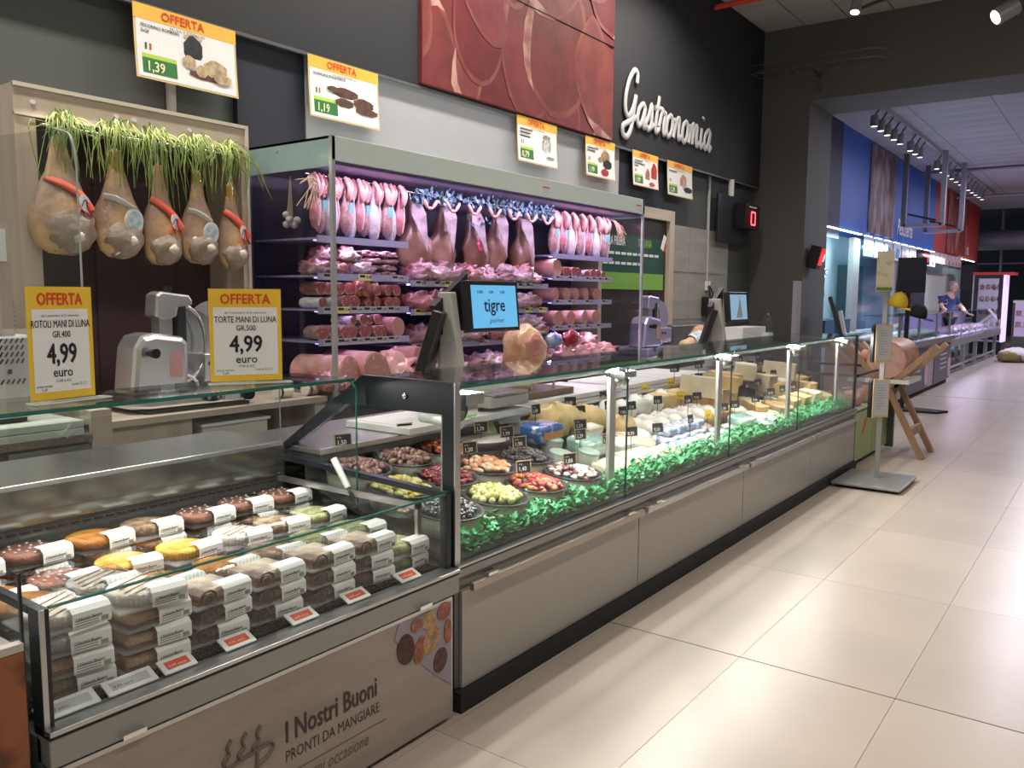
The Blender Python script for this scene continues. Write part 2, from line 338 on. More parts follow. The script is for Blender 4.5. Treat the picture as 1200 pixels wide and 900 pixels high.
# ceiling fittings near
def pipe(pts,r,name,mm,label,cat_): return solo(MB().tube(pts,r,10),name,mm,label,cat_)
pipe([(-2.74,10.85,5.35),(.5,10.85,5.35)],.035,'sprinkler_pipe',redp,'red sprinkler pipe running under the near ceiling','pipe')
t=thing('cable_tray','dark slotted cable tray bracketed to the charcoal beam','tray',(-1.8,12.2,4.76)); gm=mat('galvanised_dark',(.16,.16,.155),.4,.7)
m=MB()
for z in (4.76,4.87):
    m.bar((-2.74,12.15,z),(-1.18,12.15,z),.02,.015); m.bar((-2.74,12.45,z),(-1.18,12.45,z),.02,.015)
    m.tube(cat([(-1.18,12.15,z),(-1.0,12.2,z),(-.91,12.35,z),(-.91,12.5,z)],4),.012,6)
for k in range(12): m.bar((-2.7+.13*k,12.15,4.76),(-2.7+.13*k,12.45,4.76),.02,.008)
m.build('tray_rails',gm,t); MB().bar((-1.9,12.35,4.74),(-1.9,12.75,4.5),.03,.03).bar((-1.9,12.2,4.74),(-1.9,12.75,4.74),.03,.03).build('bracket',gm,t)
def spotlamp(loc,tgt,label,e=0,group=None,scale=1):
    t=thing('spotlight',label,'lamp',loc,group); d=(Vector(tgt)-Vector(loc)).normalized(); p=Vector(loc)
    MB().cyl(p,p+d*.17*scale,.065*scale,None,16).build('lamp_head',mat('spot_grey',(.30,.30,.30),.4,.3),t)
    MB().cyl(p+d*.171*scale,p+d*.174*scale,.052*scale,None,16).build('lens',mat('lamp_lens',(1,1,1),.3,em=(1,.95,.85),es=9),t)
    MB().bar(p,Vector((p.x,p.y,5.49)),.02*scale,.02*scale).build('stem',MATS['spot_grey'],t)
    if e: l=spot('spotlight_lamp',p+d*.19*scale,tgt,e,WARM,1.3); 
    return t
spotlamp((-1.07,11.35,5.26),(-1.3,10.1,1.2),'grey ceiling spotlight above the cable tray',40)
spotlamp((.64,11.6,4.93),(-.3,11.0,4.3),'grey spotlight tilted sideways at the top right corner',30,scale=1.5)
t=thing('ceiling_conduit','grey angled conduit under the near ceiling beside the spotlight','pipe',(-.5,11.6,5.35))
MB().tube([(-1.3,11.9,5.30),(-.42,11.45,5.30),(-.37,10.9,5.38),(-.7,10.0,5.43)],.025,8).build('conduit',gm,t)
# wall pipe, socket, phone box
pipe([(-2.83,11.05,3.19),(-2.83,11.05,1.78)],.022,'wall_conduit',mat('light_grey_pvc',(.42,.43,.43),.5),'thin grey conduit down the taupe boarded wall','pipe')
pipe([(-2.83,2.98,3.19),(-2.83,2.98,2.56)],.03,'wall_conduit',MATS['light_grey_pvc'],'short grey conduit above the ham niche','pipe')
t=thing('wall_socket','white socket outlet on the taupe wall with plugged cables','socket',(-2.82,11.05,1.66)); MB().cbox((-2.815,11.05,1.7),(.05,.12,.13)).build('plate',white,t)
MB().tube([(-2.79,11.03,1.7),(-2.75,11.0,1.6),(-2.76,11.03,1.5)],.012,6).tube([(-2.79,11.07,1.7),(-2.75,11.1,1.6),(-2.76,11.08,1.5)],.012,6).build('cable',black,t)
t=thing('wall_box','black wall device with hanging cables below the white socket','device',(-2.8,11.05,1.2)); MB().cbox((-2.76,11.02,1.42),(.12,.3,.26)).build('housing',black,t,bevel=.02)
MB().tube([(-2.76,10.93,1.3),(-2.76,10.92,1.1),(-2.7,10.9,1.0)],.012,6).tube([(-2.76,11.0,1.3),(-2.75,10.98,1.1),(-2.7,10.95,1.0)],.012,6).build('cable',black,t)
# queue displays
red_led=mat('red_led',(1,.1,.1),.4,em=(1,.06,.08),es=5); ledback=mat('led_red_filter',(.12,.005,.008),.25)
t=thing('queue_display','black turn display showing a red zero above the serving area','display',(-2.7,11.7,2.3))
MB().box(-2.75,-2.72,11.12,12.28,2.30,2.97).build('back_panel',black,t); MB().cyl((-2.735,11.6,2.97),(-2.735,11.6,3.2),.04).build('bracket',white,t); MB().box(-2.849,-2.75,11.3,11.5,2.5,2.7).build('wall_bracket',black,t)
MB().box(-2.72,-2.58,11.77,12.33,2.536,2.884).build('housing',black,t)
MB().box(-2.58,-2.575,11.84,12.26,2.56,2.815).build('screen',ledback,t)
m=MB()
for a in ((12.0,12.15,2.765,2.785),(12.0,12.15,2.585,2.605),(11.985,12.01,2.60,2.77),(12.14,12.165,2.60,2.77)): m.box(-2.575,-2.572,*a)
m.build('digit',red_led,t); MB().box(-2.575,-2.572,11.9,12.2,2.835,2.855).build('white_caption_bar',white,t)
t=thing('queue_display','small black turn display with a red digit on the column edge','display',(-1.85,13.0,2.0))
MB().cbox((-1.93,13.0,2.15),(.16,.22,.34),ry=.25).build('housing',black,t); MB().cbox((-1.84,13.0,2.15),(.01,.18,.26),ry=.25).build('screen',mat('red_screen',(.3,.01,.01),.4,em=(1,.05,.05),es=.7),t)
m=MB(); addtext(m,'0',frame((-1.815,12.94,2.08),(0,1,0),(.25,0,1)),.16,.02); m.build('digit',mat('pink_led',(1,.6,.6),.4,em=(1,.5,.5),es=2),t)
# ---------------- main serve-over counter ----------------
Y0,Y1=2.28,7.87
ctr=thing('serve_over_counter','long grey serve over counter with upright glass front full of cheeses','counter',(-.6,5,0))
MB().box(-1.2,.035,Y0,Y1,.0,.078).build('kick_plate',blackm,ctr)
MB().box(-1.25,-.012,Y0,Y1,.09,.545).build('body',steel_g,ctr)
seams=[2.31,3.71,5.14,6.56,7.86]
pan=mat('satin_grey_panel',(.36,.35,.325),.33,.25)
for a,b in zip(seams,seams[1:]):
    MB().box(-.012,.012,a+.004,b-.004,.08,.455).build('front_panel',pan,ctr,bevel=.002)
    h=MB().box(.035,.055,a+.02,b-.02,.462,.492).build('handle_bar',mat('champagne_metal',(.42,.36,.31),.3,.7) if a<3 else steel,ctr,label='long horizontal pull bar' ,bevel=.002)
    for y in (a+.14,b-.16): MB().cbox((.03,y,.50),(.05,.06,.012)).build('bracket',chrome,h)
MB().box(-.02,.0,2.283,2.31,.085,.5).build('end_post',steel_d,ctr)
m=MB(); m.box(-.03,.02,Y0,Y1,.515,.55).box(-.03,.01,Y0,Y1,.49,.515); m.build('bumper_rail',steel_g,ctr,bevel=.003)
MB().box(-.03,.022,Y0,Y1,.553,.562).build('glass_channel',steel,ctr); MB().box(-.028,.0225,Y0,Y1,.5475,.5525).build('rail_groove',blackm,ctr)
for a,b in ((2.3,3.585),(3.60,4.91),(4.925,6.235),(6.25,7.82)):
    MB().box(-.006,.0,a,b,.56,1.205).build('front_glass',gl,ctr)
    MB().box(-.0065,.0005,b-.003,b+.004,.56,1.205).build('glass_joint',mat('glass_edge_dark',(.02,.05,.045),.2),ctr)
for y0,y1 in ((2.3,3.58),(3.595,4.9),(4.915,6.22),(6.235,7.8)):
    g=MB().box(-.5,.012,y0,y1,1.213,1.225).build('top_glass',glt,ctr); MB().box(.0121,.0135,y0,y1,1.213,1.225).build('glass_edge',mat('green_glass_edge',(.02,.16,.13),.15,alpha=.8),g)
for y in (3.54,4.87,6.19,7.47):
    p=MB().box(-.075,-.055,y-.03,y+.03,.555,1.19).build('glass_post',mat('satin_post',(.45,.45,.43),.35,.5),ctr,bevel=.003)
    MB().box(-.45,-.02,y-.015,y+.015,1.19,1.208).build('top_arm',steel,p); 
    m=MB(); m.cbox((-.03,y+.03,1.175),(.1,.12,.03))
    for d in (-.0,.07): m.ell((-.03,y+d,1.14),(.02,.022,.028),10,8)
    m.build('glass_clamp',chrome,p)
MB().box(-.74,-.72,Y0+.05,Y1,1.14,1.17)
MB().cyl((-.12,2.32,1.185),(-.12,7.8,1.185),.014).build('led_tube_housing',steel,ctr)
MB().box(-1.3,-.72,Y0,Y1,.885,.91).build('worktop',steel,ctr,bevel=.004)
MB().box(-1.28,-.735,Y0+.01,Y1,.855,.885).build('worktop_apron',steel_d,ctr)
MB().box(-1.25,-1.2,Y0,Y1,.545,.86).build('rear_wall',steel_d,ctr); MB().box(-.82,-.80,Y0,Y1,.6,.86).build('inner_back',steel_d,ctr)
m=MB(); m.add([(-.01,Y0,.545),(-.01,Y1,.545),(-.82,Y1,.755),(-.82,Y0,.755),(-.01,Y0,.575),(-.01,Y1,.575),(-.82,Y1,.775),(-.82,Y0,.775)],[(0,1,2,3),(7,6,5,4),(0,4,5,1),(1,5,6,2),(2,6,7,3),(3,7,4,0)])
m.build('display_bed',mat('dark_display_bed',(.05,.052,.05),.4,.3),ctr)
# black end frame
efm=mat('anthracite_frame',(.016,.022,.028),.3,.2)
m=MB(); m.prism([(0,.545),(0,1.235),(-.47,1.235),(-.56,1.165),(-.99,.86),(-1.05,.86),(-1.05,.89),(-.96,.925),(-.60,1.185),(-.44,1.135),(-.055,1.135),(-.055,.545)][::-1] if False else [(0,.545),(0,1.235),(-.055,1.235),(-.055,.545)],.03,frame((0,Y0+.0,0),(1,0,0),(0,0,1))@T(0,0,-.03))
m.prism([(-.055,1.115),(-.055,1.235),(-.47,1.235),(-.56,1.175),(-.56,1.115)],.03,frame((0,Y0,0),(1,0,0),(0,0,1))@T(0,0,-.03))
m.prism([(-.56,1.115),(-.56,1.176),(-1.02,.872),(-1.0,.84)],.03,frame((0,Y0,0),(1,0,0),(0,0,1))@T(0,0,-.03))
m.build('end_frame',efm,ctr)
MB().box(-.0,.006,Y0,Y0+.03,.545,1.235).build('frame_edge',steel,ctr); MB().ell((-.24,Y0-.005,1.17),(.012,.006,.012),12,8).build('bolt',chrome,ctr)
MB().box(-.105,-.06,Y0+.05,Y0+.07,.56,1.11).build('inner_post',MATS['satin_post'],ctr); MB().cyl((-.25,Y0+.1,1.075),(-.05,Y0+.1,1.065),.016,None,12).build('lamp_arm',white,ctr)
MB().box(-1.05,0,Y0+.03,Y0+.036,.56,1.11).build('end_glass',gl,ctr)
MB().box(-1.0,.0,Y1-.03,Y1,.56,1.21).build('end_glass',gl,ctr); MB().box(-.012,.004,Y1-.05,Y1,.545,1.21).build('end_post',black,ctr)
MB().box(-.03,.0,Y1-.03,Y1,.09,.55).build('end_post',steel_g,ctr)
m=MB()
for z in (1.13,): m.cyl((-.05,Y0+.08,z),(-.05,Y0+.14,z),.05,None,18).cbox((-.03,Y0+.1,1.17),(.1,.1,.04))
m.build('glass_clamp',chrome,ctr)
# ---------------- low self-service case ----------------
L0,L1=.83,2.25
lc=thing('self_service_case','low glass fronted self service case with wood print front and boxed cakes','counter',(-.6,1.5,0))
MB().box(-1.2,-.02,L0,L1,0,.03).build('kick_plate',blackm,lc)
MB().box(-1.3,-.01,L0,L1,.0,.53).build('body',steel_g,lc)
m=MB(); m.box(-.03,.035,L0,Y0-.01,.47,.54); m.build('bumper_rail',steel_g,lc,bevel=.004)
MB().box(-.03,.04,L0,Y0-.01,.548,.56).build('rail_lip',steel,lc,bevel=.002); MB().box(-.03,.036,L0,Y0-.01,.541,.547).build('rail_groove',blackm,lc)
for i,y in enumerate((1.02,2.07)): MB().cbox((.03,y,.483),(.05,.06,.012)).build('panel_clip',chrome,lc)
MB().box(-.008,0,L0+.03,L1-.01,.555,.835).build('front_glass',gl,lc); MB().box(-.0085,.0005,L0+.03,L1-.01,.833,.838).build('glass_edge',MATS['green_glass_edge'],lc)
def lowframe(y,nm):
    m=MB(); m.box(-.04,.012,y,y+.025,.54,.84); m.box(-.95,-.04,y,y+.025,.82,.84); return m.build(nm,efm,lc,bevel=.003)
lowframe(L0,'end_frame'); o=MB().box(.012,.016,L0,L0+.012,.545,.84).build('frame_edge',steel,lc)
m=MB().bar((-1.3,L1+.0,.905),(-.98,L1,.865),.03,.022).bar((-.98,L1,.865),(-.005,L1,.83),.03,.022); m.box(-.03,.002,L1-.012,L1+.012,.55,.835); m.build('end_frame',efm,lc)
MB().box(-.95,-.04,L0+.008,L0+.014,.56,.82).build('end_glass',gl,lc); MB().box(-.95,-.03,L1-.006,L1,.57,.83).build('end_glass',gl,lc)
MB().box(-.12,-.105,L1-.05,L1-.03,.58,.79).box(-.9,-.105,L1-.05,L1-.03,.77,.79).build('divider_frame',steel,lc)
MB().box(-1.36,-.92,.1,L1,.91,.93).build('worktop',steel,lc,bevel=.003)
MB().box(-.93,-.915,.1,L1,.79,.912).build('fascia',mat('polished_fascia',(.23,.23,.22),.12,.9),lc)
MB().box(-1.34,-.935,.1,L1,.53,.905).build('rear_body',steel_d,lc)
m=MB()
for k in range(34): m.box(-.935,-.928,L0+.04+k*.041,L0+.068+k*.041,.762,.769)
m.build('vent_slots',black,lc,stuff=True)
m=MB(); m.add([(-.12,L0,.53),(-.12,L1,.53),(-.93,L1,.60),(-.93,L0,.60),(-.12,L0,.56),(-.12,L1,.56),(-.93,L1,.64),(-.93,L0,.64)],[(0,1,2,3),(7,6,5,4),(0,4,5,1),(1,5,6,2),(2,6,7,3),(3,7,4,0)])
m.build('display_bed',MATS['dark_display_bed'],lc)
m=MB()
for k in range(110): m.box(-.115,-.012,L0+.02+k*.0128,L0+.0245+k*.0128,.551,.556)
for k in range(7): m.box(-.115+k*.016,-.111+k*.016,L0+.02,L1-.02,.551,.557)
m.build('air_grille',black,lc,stuff=True)
# upper glass
ug=MB().box(-.80,-.46,.12,L1-.02,1.215,1.227).build('top_glass',glt,lc); MB().box(-.4605,-.459,.12,L1-.02,1.215,1.227).build('glass_edge',MATS['green_glass_edge'],ug)
MB().box(-.455,-.449,L0+.03,L1-.02,.77,1.19).build('upright_glass',gl,lc); MB().box(-.4555,-.4485,L1-.02,L1-.0175,.74,1.19).build('glass_edge',MATS['green_glass_edge'],ug)
MB().bar((-.5,L1-.02,1.226),(-.452,L1-.02,1.19),.006,.006).build('glass_edge',MATS['green_glass_edge'],ug)
MB().box(-.923,-.918,L0+.05,L1-.01,.93,1.19).build('rear_glass',gl,lc)
MB().cyl((-.922,L1-.012,.8),(-.922,L1-.012,1.2),.003,None,6).build('glass_rod',steel,lc)
MB().bar((-.92,L1-.02,.80),(-.86,L1-.02,.765),.012,.008).build('bracket',chrome,lc)
# printed front panel
pw=mat('whitewashed_wood_print',(.36,.31,.265),.42,c2=(.22,.185,.16),ns=2.2,st=(1,.9,4),lo=.32,hi=.8,det=8)
pp=MB().box(.012,.035,L0-.4,L1-.025,-.0+.02,.455).build('printed_panel',pw,lc,label='wood print front panel with brown lettering and a row of pastries'); MB().box(.01,.037,L0-.4,L1-.025,.456,.468).build('panel_top_edge',steel,lc)
MB().box(.01,.036,L1-.027,L1-.02,.02,.468).build('panel_side_edge',steel,lc)
brn=mat('dark_brown_print',(.055,.038,.035),.5)
F=frame((.0365,0,0)); m=MB()
addtext(m,'I Nostri Buoni',F@T(1.478,.247),.092,.016,sx=.70); m.build('lettering',brn,pp,label='bold brown headline lettering')
m=MB(); addtext(m,'PRONTI DA MANGIARE',F@T(1.478,.187),.049,.002,sx=.74); m.build('lettering',brn,pp)
m=MB(); m.box(.0365,.037,1.51,1.89,.148,.150); m.build('rule_line',mat('light_brown_print',(.16,.12,.10),.5),pp)
m=MB(); addtext(m,'per ogni occasione',F@T(1.478,.095),.062,0,sx=.70,shear=.25); m.build('lettering',MATS['light_brown_print'],pp,label='thin slanted brown lettering')
m=MB()
for k in range(3):
    y=1.285+.048*k; m.tube(cat([(.038,y-.008,.268),(.038,y-.014,.285),(.038,y+.004,.30),(.038,y-.002,.32),(.038,y+.012,.34)],4),.0065,6,flat=.4)
m.tube(cat([(.038,1.15,.245),(.038,1.3,.262),(.038,1.41,.275),(.038,1.435,.262),(.038,1.41,.238),(.038,1.375,.228)],5),.006,6,flat=.4)
m.tube(cat([(.038,1.38,.262),(.038,1.37,.21),(.038,1.31,.15),(.038,1.2,.13),(.038,1.13,.16),(.038,1.11,.25)],5),.006,6,flat=.4)
m.build('cup_drawing',MATS['light_brown_print'],pp,label='brown line drawing of a steaming cup')
MB().prism([(1.93,.405),(1.955,.455),(2.222,.455),(2.222,.14),(2.12,.22)],.0012,F).build('napkin_print',mat('lilac_napkin_print',(.30,.27,.33),.6),pp)
for y,z,a,b,rt,c in ((1.985,.355,.042,.055,.2,(.10,.035,.03)),(2.055,.33,.03,.048,-.3,(.36,.13,.06)),(2.115,.345,.042,.05,-.4,(.50,.30,.16)),(2.16,.255,.036,.045,-.3,(.13,.05,.045)),(2.10,.42,.036,.032,0,(.50,.30,.16)),(2.18,.43,.038,.03,.2,(.38,.14,.09)),(2.20,.35,.02,.045,0,(.40,.15,.08)),(2.035,.425,.028,.022,0,(.38,.17,.10))):
    P=[(y+a*cos(k*pi/12)*cos(rt)-b*sin(k*pi/12)*sin(rt),z+a*cos(k*pi/12)*sin(rt)+b*sin(k*pi/12)*cos(rt)) for k in range(24)]
    pz=globals().get('pz',0)+.0005; o=MB().prism(P,.0016+pz,F).build('pastry_print',mat('pastry_%d'%(c[0]*100),c,.6,c2=tuple(q*.6 for q in c),ns=60),pp)
# price labels on the low case and neighbour case
for i,(y,l) in enumerate(((.905,.14),(1.06,.13),(1.19,.095),(1.375,.10),(1.605,.10),(1.825,.10),(2.07,.10))):
    t=thing('shelf_label',['white shelf label nearest the left end of the low case rail','white shelf label second from the left on the low case rail','white and red shelf label third from the left on the low case rail','white and red shelf label in front of the layered jar stack','white and red shelf label fifth from the left on the low case rail','white and red shelf label sixth from the left on the low case rail','white and red shelf label beside the dark end frame of the low case'][i],'label',(-.03,y,.565),'price labels along the low case rail')
    M=Matrix.Translation((-.033,y,.57))@Matrix.Rotation(-.35,4,'Y').inverted(); m=MB(); m.M=Matrix.Translation((-.035,y,.575))@Matrix.Rotation(.4,4,'Y'); m.box(-.026,.026,-l/2,l/2,-.003,.003); m.build('card',white,t,bevel=.002)
    m=MB(); m.M=Matrix.Translation((-.035,y,.575))@Matrix.Rotation(.4,4,'Y'); m.box(-.014,.014,-l/2+.015,l/2-.015,.0031,.0036); m.build('price_field',mat('grey_eink',(.45,.45,.44),.5) if i<2 else redp,t)
    m=MB(); fm=Matrix.Translation((-.035,y,.575))@Matrix.Rotation(.4,4,'Y')@frame((.008,-l/2+.02,.004),(0,1,0),(-1,0,0)); addtext(m,'4,99 euro',fm,.013,.0); m.build('lettering',ink if i<2 else white,t)
t=thing('neighbour_case','end of the neighbouring case with a brown food photo print','counter',(-.4,.4,0))
MB().box(-.9,-.01,.1,.80,0,.76).build('body',steel_g,t); MB().box(-.01,.004,.1,.80,0,.755).build('printed_front',mat('bread_photo_print',(.30,.10,.035),.5,c2=(.06,.018,.010),ns=7,lo=.42,hi=.6,det=3),t); MB().box(-.02,.005,.1,.80,.757,.775).build('top_trim',mat('trim_pale',(.5,.48,.42),.4),t)
MB().box(-.012,-.004,.80,.806,.5,.93).build('black_post',efm,t)
MB().box(-.035,.02,L0-.02,L0+.03,.05,.545)
# standing neighbour glass
t=thing('glass_screen','clear glass screen with rounded top corner standing left of the hams','glass screen',(-1.35,1.5,1.227))
P=[(-1.7,.94),(-1.05,.94),(-1.052,1.86)]+[(-1.052-.07*(1-cos(a*pi/12)),1.98+.13*sin(a*pi/12)) for a in range(7)]+[(-1.2,2.13),(-1.7,2.15)]
MB().prism(P,.006,frame((0,1.5,0),(1,0,0),(0,0,1))).build('pane',gl,t)
m=MB(); m.tube([(-1.052,1.497,1.4)]+[(x,1.497,z) for x,z in P[2:-1]],.004,6); m.build('pane_edge',mat('bright_glass_edge',(.45,.52,.52),.2,alpha=.9),t)
# standees
def standee(P0,P1,lines,label):
    P0=Vector(P0);P1=Vector(P1); u=(P1-P0); W=u.length; u.normalize(); Hh=.335; n=u.cross(Vector((0,0,1)))
    t=thing('offer_standee',label,'sign',tuple((P0+P1)/2)); F=frame(P0+Vector((0,0,.0)),u); sc=W/.24
    m=MB(); m.prism([(-.004,.0),(W+.004,.0),(W+.004,Hh+.004),(-.004,Hh+.004)],.003,F@T(0,0,-.0035)); m.build('holder_sheet',gl,t)
    m=MB(); m.prism([(-.01,-.0),(W+.03,0),(W+.03,.004),(-.01,.004)],.05,F@T(0,0,-.01)); m.build('holder_foot',mat('clear_acrylic_edge',(.75,.75,.68),.2,alpha=.6),t)
    m=MB(); m.prism([(0,.008),(W,.008),(W,Hh),(0,Hh)],.001,F@T(0,0,.0)); y=m.build('sheet',yellow,t)
    m=MB(); m.prism([(.014,.03),(W-.014,.03),(W-.014,Hh-.065),(.014,Hh-.065)],.0006,F@T(0,0,.0011)); m.build('white_field',paper,y)
    def L(s,x,yy,size,mt,nm='lettering',b=0,al='CENTER',sx=1,sh=0):
        m=MB(); addtext(m,s,F@T(x,yy,.0022),size,b,al,sx*sc,sh); m.build(nm,mt,y)
    L('OFFERTA',W/2,Hh-.052,.049,redp,b=.02,sx=.82); L('dal 3 settembre  al 21 settembre',W/2,Hh-.087,.0105,ink); L(lines[0],W/2,Hh-.118,.031,ink,b=.006,sx=.66)
    L(lines[1],W/2,Hh-.147,.027,ink,b=.008,sx=.8); L('4,99',W/2,Hh-.222,.082,ink,b=.022,sx=.78); L('euro',W/2,Hh-.262,.040,ink,b=.01,sx=.95); L(lines[2],W/2,Hh-.278,.012,ink)
    L('prezzo normale',.05*sc,Hh-.291,.011,ink,sx=.8); L('5,69',.05*sc,Hh-.302,.012,ink); L('sconto 8,12 C',W-.06*sc,Hh-.291,.013,ink,sx=.8)
standee((-.574,1.096,1.23),(-.60,1.295,1.23),('ROTOLI MANI DI LUNA','GR.400','12,48 al KG'),'yellow bordered 400 gram offer sign nearer the left edge of the glass shelf')
standee((-.659,1.736,1.23),(-.542,1.954,1.23),('TORTE MANI DI LUNA','GR.500','9,98 al KG'),'yellow bordered 500 gram offer sign in front of the slicer')
# ---------------- hanging posters ----------------
def poster(y0,y1,z0,z1,name,price,pic,label,curl=.02):
    t=thing('hanging_poster',label,'poster',(-2.735,(y0+y1)/2,z0),'offer posters hanging from the bulkhead edge'); W=y1-y0; H=z1-z0
    def cx(v): return -2.735+curl*((v/H-1)**2)
    def sheet(u0,u1,v0,v1,off,nm,mt,par):
        m=MB(); n=6
        for k in range(n):
            a=v0+(v1-v0)*k/n; b=v0+(v1-v0)*(k+1)/n
            m.add([(cx(a)+off,y0+u0,z0+a),(cx(a)+off,y0+u1,z0+a),(cx(b)+off,y0+u1,z0+b),(cx(b)+off,y0+u0,z0+b),(cx(a)+off-.001,y0+u0,z0+a),(cx(a)+off-.001,y0+u1,z0+a),(cx(b)+off-.001,y0+u1,z0+b),(cx(b)+off-.001,y0+u0,z0+b)],[(0,1,2,3),(7,6,5,4)])
        return m.build(nm,mt,par)
    s=sheet(0,W,0,H,0,'sheet',mat('cream_border',(.66,.50,.26),.6),t); sheet(.02*W,.98*W,.03*H,.985*H,.0012,'white_field',paper,s); sheet(.0,W,.80*H,H,.0022,'header_band',mat('amber_band',(.86,.48,.07),.5),s)
    def L(tx,u,v,size,mt,b=0,sx=1):
        m=MB(); q=.001+.003; addtext(m,tx,frame((cx(v*H)+q,y0+u*W,z0+v*H)),size*H,b,sx=sx*W/H/1.6); m.build('lettering',mt,s)
    L('OFFERTA',.25,.845,.17,redp,.02,.95); L('DAL 18 AL 27 SETTEMBRE 2025',.33,.75,.045,ink,0,.9)
    for i,q in enumerate(name):
        if q[0]!='#': L(q,.06,.70-.075*i,.062,ink,.012,.95)
        else:
            m=MB(); m.prism([(.06*W,(.71-.075*i)*H),((.06+.05*len(q))*W,(.71-.075*i)*H),((.06+.05*len(q))*W,(.735-.075*i)*H),(.06*W,(.735-.075*i)*H)],.001,frame((-2.735+.008,y0,z0))); m.build('small_print_line',ink,s)
    sheet(.06*W,.38*W,.08*H,.29*H,.002,'price_badge',greenp,s); sheet(.06*W,.38*W,.29*H,.345*H,.002,'badge_strip',limeP,s); L(price,.09,.115,.19,mat('pale_yellow_print',(.9,.85,.5),.5),.02,.85)
    for i,c in enumerate((greenp,paper,redp)):
        m=MB(); m.prism([(.09*W+.02*W*i,.40*H),(.09*W+.02*W*(i+1),.40*H),(.09*W+.02*W*(i+1),.49*H),(.09*W+.02*W*i,.49*H)],.001,frame((-2.735+.008,y0,z0))); m.build('flag_heart',c,s)
    for pi_,(u,v,a,b,c) in enumerate(pic):
        P=[((u+a*cos(k*pi/8)*(1 if k%2 else .9))*W,(v+b*sin(k*pi/8)*(1 if k%3 else .88))*H) for k in range(16)]
        mt=mat('poster_ink_%d_%d_%d'%tuple(int(q*100) for q in c),c,.6,c2=tuple(q*.6 for q in c),ns=25)
        m=MB(); m.prism(P,.0008,frame((cx(v*H)+(.003+.0014*pi_),y0,z0))); m.build('product_picture',mt,s)
tan=(.62,.48,.30); drk=(.03,.035,.04); bro=(.13,.06,.045)
poster(2.70,3.38,2.777,3.193,('PECORINO ROMANO','DOP'),'1,39',((.55,.55,.10,.20,drk),(.55,.72,.10,.04,tan),(.70,.22,.22,.07,(.16,.06,.04)),(.50,.36,.07,.10,tan),(.62,.27,.06,.09,tan),(.76,.34,.13,.13,tan),(.83,.22,.10,.08,tan)),'leftmost hanging offer poster with dark rinded cheese pieces at 1,39')
poster(3.96,4.63,2.777,3.193,('GUANCIALE STAGIONATO',),'1,19',((.50,.50,.20,.09,bro),(.48,.33,.14,.08,bro),(.76,.38,.16,.10,bro),(.8,.26,.18,.07,bro),(.33,.52,.10,.05,bro)),'hanging offer poster with dark cured pork cheeks at 1,19')
P3=[('MOZZARELLA','FIOR DI LATTE'),('SALAME','TIPICO'),('MORTADELLA','IGP'),('PROSCIUTTO COTTO',)]
poster(6.41,7.08,2.793,3.209,('######','#####','#####'),'0,79',((.72,.45,.12,.24,(.45,.42,.38)),(.72,.45,.08,.17,(.75,.73,.70)),(.72,.66,.10,.05,(.35,.33,.30)),(.80,.2,.12,.03,(.4,.4,.4))),'third hanging offer poster from the left with white jar at 0,79')
poster(7.62,8.24,2.804,3.209,('#######','#####'),'1,99',((.66,.55,.16,.2,(.50,.30,.15)),(.72,.38,.16,.13,drk),(.62,.16,.14,.1,(.5,.06,.05)),(.48,.48,.08,.06,(.5,.3,.2))),'fourth hanging offer poster from the left with ham and red slice at 1,99')
poster(8.65,9.29,2.815,3.209,('######','########','###'),'1,99',((.56,.32,.09,.24,(.55,.20,.13)),(.82,.45,.12,.32,(.62,.05,.04)),(.72,.12,.12,.06,(.65,.12,.14))),'fifth hanging offer poster from the left with a red packet and sausage')
poster(9.54,10.27,2.793,3.209,('######',),'1,29',((.62,.45,.14,.25,(.62,.36,.24)),(.80,.25,.18,.09,drk),(.66,.40,.09,.18,(.72,.48,.36))),'rightmost hanging offer poster with a sliced roast on a black board')
# ---------------- boxed cakes in the low case ----------------
lid_m=glass('blister_plastic',(.96,.97,.97),1.45,.08,.015,1.1); bandm=mat('white_paper_band',(.80,.80,.79),.55); tray=mat('dark_tray',(.03,.025,.02),.4)
FOODS={'apricot':('golden apricot jam tart',(.72,.33,.05),(.50,.16,.02),14),'choc':('brown chocolate glazed cake',(.16,.05,.035),(.34,.13,.09),9),'black':('black berry jam tart',(.012,.011,.014),(.07,.05,.05),30),
'sugar':('white sugar dusted cake',(.80,.78,.74),(.62,.56,.50),12),'yellow':('bright yellow custard cake',(.80,.50,.10),(.62,.32,.05),10),'pistachio':('pale green pistachio cake',(.58,.58,.30),(.40,.42,.18),40),
'cream':('cream roll with dark chocolate swirl',(.55,.46,.36),(.10,.045,.035),7),'nut':('chopped nut cake',(.50,.36,.22),(.25,.13,.08),25),'layer':('cream filled brown sponge',(.30,.12,.05),(.55,.35,.20),16)}
